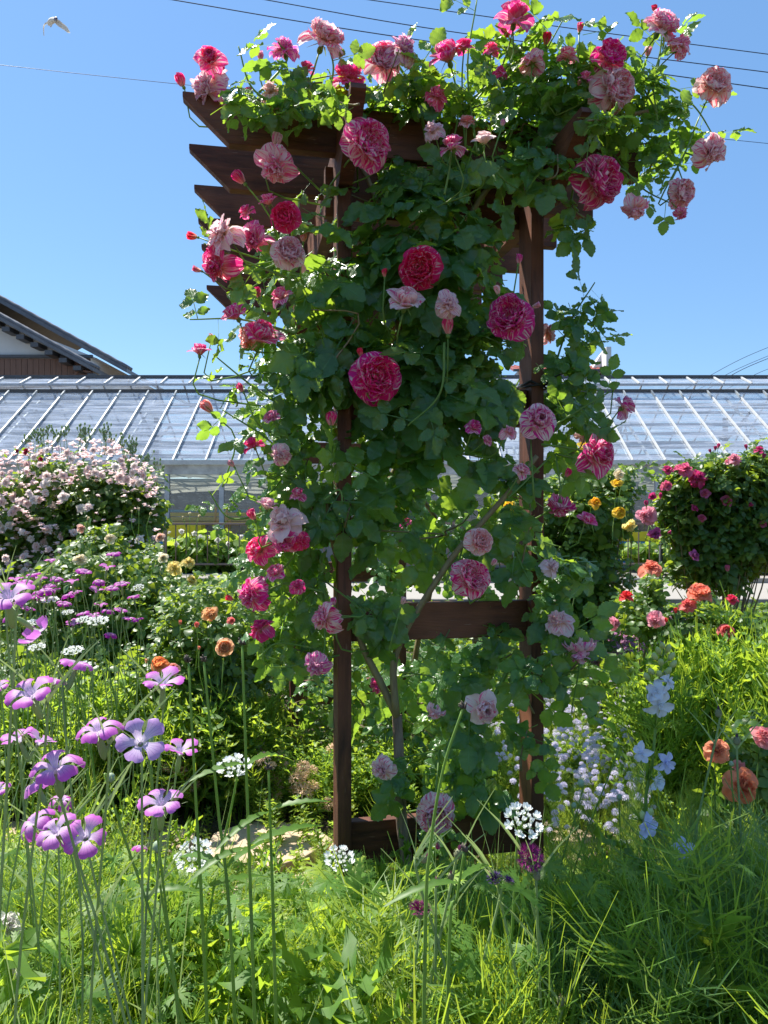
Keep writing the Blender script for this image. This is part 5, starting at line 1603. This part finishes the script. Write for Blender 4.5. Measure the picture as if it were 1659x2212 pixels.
# white lace flowers
LC = [(505, 1658, 76, (.0, -.35, 1), None, 'white lace flower with a flat head left of the arbor, beside tall stems'), (420, 1850, 82, (-.1, -.5, .9), None, 'white lace flower with large outer petals above the sandy path'),
      (733, 1857, 66, (.1, -.45, .9), None, 'white lace flower in front of the left arbor post'), (1130, 1776, 86, (.1, -.6, .8), None, 'white lace flower in shade in front of the right arbor post'),
      (108, 1298, 36, (0, -.3, 1), 2.6, 'small far white lace flower at the left among purple ones'), (146, 1324, 26, (0, -.3, 1), 2.6, 'small far white lace flower just right of another at the far left'),
      (66, 1348, 34, (0, -.3, 1), 2.5, 'small far white lace flower under the purple patch, leftmost'), (212, 1344, 46, (0, -.3, 1), 2.4, 'widest far white lace flower among the purple ones'),
      (182, 1340, 34, (0, -.3, 1), 2.5, 'far white lace flower touching the widest one on its left'), (80, 1400, 36, (0, -.3, 1), 2.3, 'far white lace flower near the left edge above the large corncockles'),
      (157, 1408, 44, (0, -.3, 1), 2.2, 'far white lace flower right above the side-on corncockle'), (180, 1438, 34, (0, -.3, 1), 2.2, 'far white lace flower behind the side-on corncockle'), (299, 1270, 24, (0, -.6, 1), 2.8, 'single far white lace flower at the right of the purple patch')]
for i, (u, v, w_, ax, Yr, lab) in enumerate(LC):
    root, p, d, base = stemmed('lace_flower', (u, v), w_, .06, lab, 'flower', 'white lace flowers', Yr=Yr)
    if u > 1000: pass
    sc = d * .48; Mx = axis_mat(p, ax, sc, random.uniform(0, 6)); fl_, st_ = LACE[i % 3]
    link('floret_head', fl_, root, Mx); link('flower_stalk', st_, root, Mx)
    stem_to(root, base, p, ax, sc, k=.75, mat='stem', r0=.0028, r1=.0016)
# white poppy-like flowers at the left edge, bottom
for (u, v, w_, lab) in ((14, 1998, 80, 'white ruffled flower at the left edge, upper of two low ones'), (6, 2112, 76, 'white ruffled flower at the left edge, lower of two low ones')):
    root, p, d, base = stemmed('white_flower', (u, v), w_, .06, lab, 'flower', 'low white flowers', Yr=1.35, base_off=(-.05, .05))
    o = rose(root, 'loose', p, (.4, -.5, .8), d, (.86, .85, .82, .1), plain=True)
    stem_to(root, base, p, (.4, -.5, .8), d, k=.3, mat='stem')
# cornflowers and their buds
CFS = [(907, 1962, 46, (.0, -.25, 1), (.20, .005, .10, 1), 0, 'deep maroon cornflower facing up in front of the rose trunk'), (1145, 1852, 60, (.1, -.7, .6), (.34, .02, .19, 1), 0, 'magenta cornflower in front of the foot of the right post'),
       (1068, 1896, 34, (-.3, -.3, 1), (.06, .01, .16, 1), 0, 'dark violet cornflower half hidden by green blades, left of a pair'), (1098, 1900, 26, (.4, -.2, 1), (.06, .01, .16, 1), 0, 'dark violet cornflower half hidden by green blades, right of a pair'),
       (922, 1846, 17, (.5, -.1, 1), (.45, .10, .25, 1), 1, 'closed cornflower bud leaning right, in front of the lowest crosspiece'), (992, 1832, 20, (.2, -.1, 1), (.30, .05, .18, 1), 1, 'cornflower bud with a dark tip, before the lowest crosspiece'),
       (974, 1885, 15, (0, -.4, 1), (.15, .05, .1, 1), 1, 'small cornflower bud facing the camera under the lowest crosspiece'), (942, 1898, 15, (0, -.1, 1), (.5, .3, .3, 1), 1, 'pale pinkish cornflower bud under the lowest crosspiece'),
       (1160, 1880, 18, (0, -.1, 1), (.3, .1, .2, 1), 1, 'cornflower bud just below the magenta cornflower'), (890, 2162, 18, (.1, -.2, 1), (.35, .06, .18, 1), 1, 'pale cornflower bud at the bottom among green blades'),
       (1212, 2152, 18, (0, -.1, 1), (.4, .15, .25, 1), 1, 'cornflower bud at the bottom right of the green blades'), (845, 2190, 22, (0, -.1, 1), (.12, .01, .06, 1), 1, 'dark cornflower bud at the bottom edge'), (1000, 2175, 24, (.1, -.1, 1), (.12, .01, .06, 1), 1, 'dark half-open cornflower at the bottom between blades'),
       (1552, 1530, 16, (0, 0, 1), (.1, .05, .12, 1), 1, 'dark drooping seed bud on a tall stem, leftmost at the right edge'), (1592, 1590, 16, (0, 0, 1), (.1, .05, .12, 1), 1, 'dark seed bud on a tall stem above the big apricot rose')]
for (u, v, w_, ax, col, cl, lab) in CFS:
    root, p, d, base = stemmed('cornflower', (u, v), w_, .040 if not cl else .017, lab, 'flower', 'cornflowers and buds', Yr=(1.15 if u < 1300 else 1.5), base_off=(random.uniform(-.05, .05), .03))
    sc = d * (.55 if not cl else 1.3); Mx = axis_mat(p, ax, sc, random.uniform(0, 6))
    o = link('ray_florets', CF[2 if cl else 0], root, Mx); o.color = col
    link('flower_base', CF[3 if cl else 1], root, Mx)
    stem_to(root, base, p, ax, sc, k=.9, leaves=3, r0=.0028, r1=.0018, leaf_len=.12)
# larkspur spikes
M['lime'] = m_plain('yellow_green_bud', (.55, .62, .28), (.42, .52, .20), 80, .5, w=.2, tr=(.6, .7, .2))


def larkspur(lab, base_u, Y, tops, florets, buds, feath):
    b = at(base_u, 1900, Y); b[2] = 0
    root = empty('larkspur', b, lab, 'flower', 'pale larkspur spikes')
    pts = curve([b] + [at(u, v, Y) for u, v in tops], 16)
    Acc().tube(pts, .0042, .0018, 6).build('stem', M['stem'], root)
    for (u, v, w_, ax, col) in florets:
        p = at(u, v, Y - .02); q = pts[np.argmin(abs(pts[:, 2] - p[2] + .01))]
        o = link('floret', LARK[random.randrange(2)], root, axis_mat(p, ax, px(w_, Y) * .55, random.uniform(-.5, .5))); o.color = col
        Acc().tube(curve([q, (q + p) / 2 + [0, 0, -.004], p], 4), .0012, None, 4).build('pedicel', M['stem'], root)
    for (u, v) in buds:
        p = at(u, v, Y - .01); q = pts[np.argmin(abs(pts[:, 2] - p[2] + .008))]; dr = nrm(p - q + [0, 0, .008])
        a = Acc().tube([q, p], .001, None, 4).tube([p - dr * .002, p + dr * .006, p + dr * .014, p + dr * .019], [.002, .006, .0052, .001], None, 7)
        a.build('bud', M['lime'], root)
    a = Acc()
    for f in feath:
        q = pts[int(f * 15)]
        a.inst(TUFTS[random.randrange(3)], q[None], np.eye(3)[None] * .055)
    a.build('leaves', M['fern'], root)


WH = (.80, .84, .90, 1); LB = (.68, .70, .94, 1)
larkspur('tall larkspur spike with white and pale blue florets and lime buds at its tip', 1402, 1.55, [(1392, 1800), (1410, 1640), (1424, 1480), (1434, 1400)],
         [(1443, 1472, 40, (.6, -.5, .3), WH), (1418, 1492, 48, (-.3, -.8, .3), WH), (1424, 1522, 60, (.1, -.7, -.2), WH), (1408, 1502, 30, (-.7, -.4, .1), WH), (1386, 1626, 44, (-.5, -.6, .1), (.78, .80, .94, 1)), (1438, 1648, 46, (.4, -.8, .1), LB), (1420, 1688, 42, (.3, -.7, .2), WH)],
         [(1425, 1412), (1440, 1408), (1432, 1400), (1418, 1425), (1445, 1425), (1428, 1436), (1448, 1442), (1412, 1455), (1438, 1455), (1425, 1460), (1402, 1468)], (.3, .45, .6))
larkspur('short larkspur with one lilac-blue floret below the tall white spike', 1396, 1.45, [(1398, 2000), (1397, 1800)], [(1398, 1784, 50, (0, -1, .1), LB)], [(1390, 1770), (1404, 1765)], (.35, .55, .75))
larkspur('short larkspur with one pale violet floret furthest right in the shade', 1490, 1.45, [(1482, 1980), (1477, 1850)], [(1476, 1834, 46, (.1, -.9, .4), LB)], [(1470, 1826)], (.4, .6, .8))
# tall dark-headed square stems with long toothed leaves
TS = [(523, 1392, 545, 2, 'tall bare stem with a dark tip and long leaf pair, tallest left of the arbor'), (407, 1430, 440, 1, 'tall thin stem with a brown tip, leftmost of the tall stems'), (440, 1428, 500, 1, 'tall stem with a dark tip just right of the leftmost tall stem'),
      (580, 1660, 592, 1, 'shorter stem with a small head, between the tallest stem and the arbor'), (968, 1600, 925, 2, 'green stem crossing in front of the lowest striped rose'), (1003, 1838, 970, 1, 'leaning stem with narrow leaves under the lowest crosspiece')]
M['head'] = m_plain('dark_flower_head', (.07, .04, .05), (.10, .10, .05), 200, .7)
for (u, v, bu, nl, lab) in TS:
    Y = 1.05; p = at(u, v, Y); b = at(bu, 2200, Y + .05); b[2] = 0; b[0] = b[0] * .9
    root = empty('tall_stem', b, lab, 'plant', 'tall stems with dark heads')
    pts = curve([b, at(bu, 2050, Y), at((u + bu) / 2, (v + 2050) / 2, Y), p], 20)
    if u == 968: pts = curve([at(905, 2400, 1.0) * [1, 1, 0], at(918, 2050, 1.0), at(930, 1830, 1.0), at(958, 1660, 1.0), at(1000, 1530, 1.0)], 24); nl = 0
    Acc().tube(pts, .0030, .0016, 5).build('stem', M['stem'], root)
    a = Acc(); q = pts[-1]
    for k in range(9):
        a.tube([q + np.array([random.uniform(-.004, .004), random.uniform(-.004, .004), 0]), q + np.array([random.uniform(-.006, .006), random.uniform(-.006, .006), random.uniform(.003, .010)])], .0018, .001, 5)
    a.build('flower_head', M['head'], root)
    for i in range(nl):
        q = pts[random.randrange(8, 17)]
        for sg in (-1, 1):
            T = lance(i + sg + 5); aa = random.uniform(-1.2, 1.2); dr = np.array([sg * math.cos(aa), sg * math.sin(aa), random.uniform(.1, .6)])
            Acc().inst(T, q[None], basis(nrm(dr)[None], np.array([[0, -.3, 1.0]])) * random.uniform(.07, .11), np.array([.3])).build('leaf', M['grass'], root)


# ---------------------------------------------------------------- ground cover (nobody could count these)
def stuff(acc, name, mat, label=None, color=None):
    o = acc.build(name, mat); o['kind'] = 'stuff'
    if label: o['label'] = label
    if color: o.color = color
    return o


def ground_pts(n, x0, x1, y0, y1, wedge=True):
    y = rng.uniform(y0, y1, n); half = .56 * y + .12
    x = rng.uniform(x0, x1, n)
    m = (abs(x) < half) if wedge else np.ones(n, bool)
    return np.stack([x[m], y[m], np.zeros(m.sum())], -1)


def upright(n, lean=.25):
    ax = nrm(np.stack([rng.normal(size=n) * lean, rng.normal(size=n) * lean, np.ones(n)], -1))
    ang = rng.random(n) * 6.28
    h = np.stack([np.cos(ang), np.sin(ang), np.zeros(n)], -1)
    x = nrm(np.cross(h, ax)); y = np.cross(ax, x)
    return np.stack([x, y, ax], -1)


def plant_field(name, mat, tpls, n, box, hmin, hmax, lean=.2, keep=None, label=None, hfn=None, wide=1.0, color=None):
    a = Acc(); P = ground_pts(n, *box)
    if keep is not None: P = P[keep(P)]
    k = rng.integers(len(tpls), size=len(P)); h = rng.uniform(hmin, hmax, len(P))
    if hfn is not None: h = h * hfn(P)
    for i, T in enumerate(tpls):
        m = k == i
        if m.any():
            B = upright(m.sum(), lean) * h[m][:, None, None]
            B = B * np.array([wide, wide, 1.0])
            a.inst(T, P[m], B)
    return stuff(a, name, mat, label, color)


def leaf_field(name, mat, tpls, n, box, z0, z1, size, keep=None, label=None, up=.9, droop=.1, zfn=None):
    a = Acc(); P = ground_pts(n, *box)
    if keep is not None: P = P[keep(P)]
    zz = rng.random(len(P)) ** .7
    P[:, 2] = z0 + (z1 - z0) * zz * (zfn(P) if zfn is not None else 1)
    out = nrm(rng.normal(size=P.shape) * [1, 1, .3]); k = rng.integers(len(tpls), size=len(P))
    for i, T in enumerate(tpls):
        m = k == i
        if m.any():
            sc = size * rng.uniform(.6, 1.3, m.sum()); B = leaf_frames(out[m], sc, up, .3, .7, droop)
            a.inst(T, P[m] - B[:, :, 1] * .3, B)
    return stuff(a, name, mat, label)


u_of = lambda P: 829.5 + F * P[:, 0] / P[:, 1]
off_path = lambda P: ~((P[:, 1] > 2.05) & (P[:, 1] < 2.95) & (P[:, 0] < .45))
def top_at(P, v):
    """height a plant needs to stand as tall as the bed does there"""
    return np.clip(EYE - (v - 1106.0) / F * P[:, 1], .06, 1.1)


def tops(P, us, vs_, jit=0.0):
    return top_at(P, np.interp(u_of(P), us, vs_) + rng.normal(size=len(P)) * jit)


# far beds up to the grey path
leaf_field('leafy_bed', M['bush_leaf'], LOW_LEAVES, 4600, (-5.5, 5.5, 5.0, 9.6), .0, 1.0, .15, zfn=lambda P: np.minimum(.4, top_at(P, 1306.0)))
leaf_field('leafy_undergrowth', M['bush_leaf'], LOW_LEAVES, 5600, (-3, 3.2, 3.5, 5.2), .02, .50, .11)
leaf_field('low_green_bed', M['lime_leaf'], SIMPLE, 5000, (-3, 3.2, 3.4, 6.5), .05, .38, .045)
LU, LV = (-50, 300, 560, 610, 1150), (1540, 1500, 1520, 1650, 1620)
plant_field('bright_leafy_shoots', M['lime_leaf'], SPRIGS, 1500, (-2.3, .3, 2.95, 4.0), .6, 1.05, .3, hfn=lambda P: tops(P, LU, LV, 30), wide=.8)
plant_field('green_leafy_shoots', M['fern'], SPRIGS, 900, (-2.3, .3, 2.95, 4.0), .6, 1.1, .3, hfn=lambda P: tops(P, LU, LV, 30), wide=.8)
plant_field('feathery_foliage', M['fern'], FEATHERS, 420, (-2.3, .1, 2.95, 3.9), .6, 1.1, .3, hfn=lambda P: tops(P, LU, LV, 40), wide=1.0)
RU, RV = (1380, 1480, 1600, 1700), (1480, 1400, 1380, 1340)
plant_field('tall_leafy_shoots', M['fern'], SPRIGS, 900, (.75, 2.6, 2.7, 4.2), .6, 1.05, .2, keep=lambda P: u_of(P) > 1370, hfn=lambda P: tops(P, RU, RV, 35), wide=.6)
plant_field('tall_feathery_foliage', M['fern'], FEATHERS, 420, (.75, 2.4, 2.6, 3.9), .6, 1.05, .2, keep=lambda P: u_of(P) > 1380, hfn=lambda P: tops(P, RU, RV, 35), wide=.8)
plant_field('shaded_foliage', M['fern'], SPRIGS, 420, (-.3, .9, 2.95, 3.6), .6, 1.0, .2, keep=off_path, hfn=lambda P: tops(P, (600, 1000), (1600, 1600)), wide=.8)
leaf_field('fine_leaves', M['lime_leaf'], SIMPLE, 5200, (-2.4, .9, 2.75, 3.9), .02, .26, .028, keep=off_path)
# lilac patch right of the arbor
plant_field('lilac_flower_stems', M['lime_leaf'], FEATHERS, 650, (.3, 1.7, 2.2, 4.1), .6, 1.0, .25, hfn=lambda P: np.full(len(P), .30), keep=lambda P: (u_of(P) > 1010) & (u_of(P) < 1470), wide=.6)


def head(seed, n=26):
    a = Acc(); r = random.Random(seed)
    for i in range(n):
        an = i * 2.4; e = math.acos(1 - 1.1 * (i + .5) / n); d = np.array([math.cos(an) * math.sin(e), math.sin(an) * math.sin(e), math.cos(e)])
        c = d * .62
        for q in range(4):
            a2 = q * 1.57 + r.random(); x = nrm(np.cross(d, [.1, .3, .9])); y = np.cross(d, x); w_ = x * math.cos(a2) + y * math.sin(a2)
            a.tpl(strip([c, c + (w_ * .6 + d * .6) * .28, c + (w_ + d * .8) * .42], .14, .07, up=d), r.random())
    for i in range(8):
        an = i * .785
        a.tpl(strip([(0, 0, -.2), (math.cos(an) * .45, math.sin(an) * .45, .05), (math.cos(an) * .6, math.sin(an) * .6, .3)], .18, .05), 1.0)
    return Tpl(np.concatenate(a.V), np.concatenate(a.A)[:, :2], np.concatenate(a.Q))


HEADS = [head(i) for i in range(2)]


def head_field(name, mat, n, box, z0, z1, size, keep, color):
    a = Acc(); P = ground_pts(n, *box); P = P[keep(P)]; P[:, 2] = rng.uniform(z0, z1, len(P))
    k = rng.integers(2, size=len(P))
    for i, T in enumerate(HEADS):
        m = k == i
        a.inst(T, P[m], upright(m.sum(), .3) * (size * rng.uniform(.7, 1.25, m.sum()))[:, None, None])
    return stuff(a, name, mat, None, color)


clump = lambda P, s_=3.1: (np.sin(P[:, 0] * 9 * s_ / 3 + 1) + np.sin(P[:, 1] * 11 * s_ / 3) + rng.normal(size=len(P)) * .8) > -.2
head_field('lilac_flower_heads', M['obj'], 2400, (.3, 1.7, 2.25, 4.0), .20, .38, .0115, lambda P: (u_of(P) > 1030) & (u_of(P) < 1420) & clump(P), (.86, .82, .97, 1))
head_field('pink_flower_heads', M['obj'], 420, (1.0, 2.8, 4.2, 5.6), .30, .46, .035, lambda P: (u_of(P) > 1150) & (u_of(P) < 1520), (.86, .48, .72, 1))
head_field('pale_flower_heads', M['obj'], 70, (-1.1, -.2, 2.9, 3.15), .08, .26, .03, lambda P: (u_of(P) > 330) & (u_of(P) < 740), (.90, .66, .46, 1))
head_field('yellow_ground_flowers', M['obj'], 110, (-.9, .3, 1.5, 2.1), .03, .12, .022, lambda P: P[:, 1] > 0, (.85, .75, .05, 1))
# foreground
FU, FV = (-50, 250, 430, 520, 700, 760, 880, 1130, 1250, 1400, 1700), (1830, 1860, 1860, 1900, 1900, 1880, 1890, 1890, 1920, 1840, 1780)
cap = lambda P: tops(P, FU, FV)
leaf_field('cut_leaves', M['fern'], CUTS, 900, (-1.4, .6, 1.15, 2.15), .02, 1.0, .042, up=1.2, droop=0.0, zfn=cap)
leaf_field('bright_cut_leaves', M['lime_leaf'], CUTS, 620, (-1.4, .5, 1.15, 2.1), .05, 1.0, .036, up=1.2, droop=0.0, zfn=cap)
leaf_field('low_round_leaves', M['rose_leaf'], SIMPLE, 1100, (-1.4, 1.4, 1.2, 2.3), .02, .14, .06)
plant_field('leafy_undershoots', M['fern'], SPRIGS, 420, (-1.4, .5, 1.15, 2.15), .45, .95, .35, hfn=cap, wide=.9)
plant_field('scattered_tall_shoots', M['fern'], SPRIGS, 130, (-1.4, 1.4, 1.5, 2.9), .6, 1.0, .2, hfn=lambda P: tops(P, (0, 450, 700, 1200, 1659), (1640, 1780, 1820, 1800, 1620), 70), wide=.4)
plant_field('scattered_feathery_shoots', M['lime_leaf'], FINE, 110, (-1.4, 1.4, 1.4, 2.8), .6, 1.0, .2, hfn=lambda P: tops(P, (0, 450, 700, 1200, 1659), (1700, 1820, 1840, 1800, 1640), 60), wide=.7)
plant_field('path_weeds', M['lime_leaf'], SPRIGS, 170, (-1.5, .5, 2.1, 2.9), .08, .22, .4, wide=1.2)
plant_field('bright_blades', M['lime_leaf'], BLADES, 420, (.0, .45, 1.10, 1.7), .6, 1.0, .12, hfn=lambda P: tops(P, (860, 1000, 1130, 1200), (1900, 1850, 1850, 1950), 50), wide=.7, keep=lambda P: (u_of(P) > 850) & (u_of(P) < 1230))
plant_field('feathery_undergrowth', M['lime_leaf'], FINE, 330, (-1.3, .4, 1.15, 2.1), .45, .95, .3, hfn=cap, wide=1.1)
plant_field('dark_feathery_plants', M['darkfern'], FINE, 330, (.28, 1.4, 1.15, 2.2), .5, 1.0, .3, hfn=cap, wide=1.1)
plant_field('feathery_right_plants', M['fern'], FINE, 260, (.28, 1.4, 1.15, 2.2), .5, 1.0, .3, hfn=cap, wide=1.1)
plant_field('thin_threadleaf_stems', M['darkfern'], FINE, 26, (.45, 1.3, 1.6, 2.3), .8, 1.0, .12, keep=lambda P: u_of(P) < 1560, hfn=lambda P: tops(P, (1180, 1700), (1680, 1640), 60), wide=.32)
plant_field('cornflower_blades', M['grass'], BLADES, 900, (.02, .40, 1.10, 1.75), .6, 1.0, .10, hfn=lambda P: tops(P, (860, 1000, 1130, 1200), (1930, 1880, 1870, 1960), 40), wide=.75, keep=lambda P: (u_of(P) > 850) & (u_of(P) < 1220))
plant_field('tall_green_blades', M['grass'], BLADES, 520, (.50, 1.05, 1.15, 1.65), .65, 1.0, .10, keep=lambda P: u_of(P) > 1390, hfn=lambda P: tops(P, (1390, 1460, 1520, 1560, 1700), (1800, 1680, 1700, 1800, 1800), 60), wide=.6)
plant_field('blue_green_blades', M['darkfern'], BLADES, 300, (.35, 1.1, 1.2, 2.0), .5, 1.0, .2, hfn=cap, wide=.45)
plant_field('grey_green_stems', M['greystem'], BLADES[:3], 260, (-1.0, -.25, .95, 1.6), .6, 1.0, .24, wide=.20, keep=lambda P: u_of(P) < 560, hfn=lambda P: tops(P, (0, 300, 560), (1560, 1650, 1850), 80))
plant_field('mixed_blades', M['grass'], BLADES, 420, (-1.2, 1.3, 1.2, 2.2), .5, 1.0, .25, hfn=cap, wide=.4)
M['straw'] = m_plain('dry_straw', (.55, .45, .25), (.40, .32, .18), 30, .7)
plant_field('dry_stalks', M['straw'], BLADES, 130, (-1.2, 1.3, 1.2, 3.2), .3, 1.0, .5, hfn=cap, wide=.35)
a = Acc(); P = ground_pts(110, -.9, 1.2, 1.2, 1.9); P[:, 2] = cap(P) * rng.uniform(.5, .95, len(P))
for i, p in enumerate(P):
    a.inst(TUFTS[i % 3], p[None], upright(1, .4) * rng.uniform(.04, .075))
stuff(a, 'feathery_tufts', M['fern'])
# feathery seed heads
M['seed'] = m_plain('pale_green_seed_pod', (.35, .45, .30), (.28, .38, .24), 60, .6, w=.15, tr=(.4, .5, .2))
for (u, v, w_, Y, lab) in ((322, 1600, 50, .9, 'pale green seed head wrapped in thread leaves before the very pale corncockle'), (340, 1830, 52, 1.0, 'feathery seed head just above the lace flower over the sandy path'), (1255, 1692, 34, 1.5, 'spiky green seed head right of the arbor above the lilac patch'),
                           (1330, 1610, 26, 1.6, 'round green seed pod in front of the lilac patch'), (1338, 1722, 26, 1.6, 'round grey-green seed pod below another, right of the lilac patch'), (1240, 1740, 26, 1.5, 'small spiky pod at the lower left of the lilac patch'), (1580, 1650, 24, 1.5, 'green pod on a stiff stem beside the apricot roses'), (240, 1680, 40, .95, 'feathery green pod under the largest corncockle')):
    root, p, d, base = stemmed('seed_head', (u, v), w_, .03, lab, 'seed head', 'feathery seed heads', Yr=Y)
    th = np.linspace(0, math.pi, 8)
    Acc().tube([p + np.array([0, 0, -.22 * d * math.cos(t) * 1.2]) for t in th], [max(.0006, .22 * d * math.sin(t)) for t in th], None, 9).build('pod', M['seed'], root)
    Acc().inst(TUFTS[0], (p - [0, 0, .25 * d])[None], np.eye(3)[None] * d * .55).build('bracts', M['fern'], root)
    stem_to(root, base, p, (0, 0, 1), d, k=.25, mat='stem', r0=.002, r1=.0012)
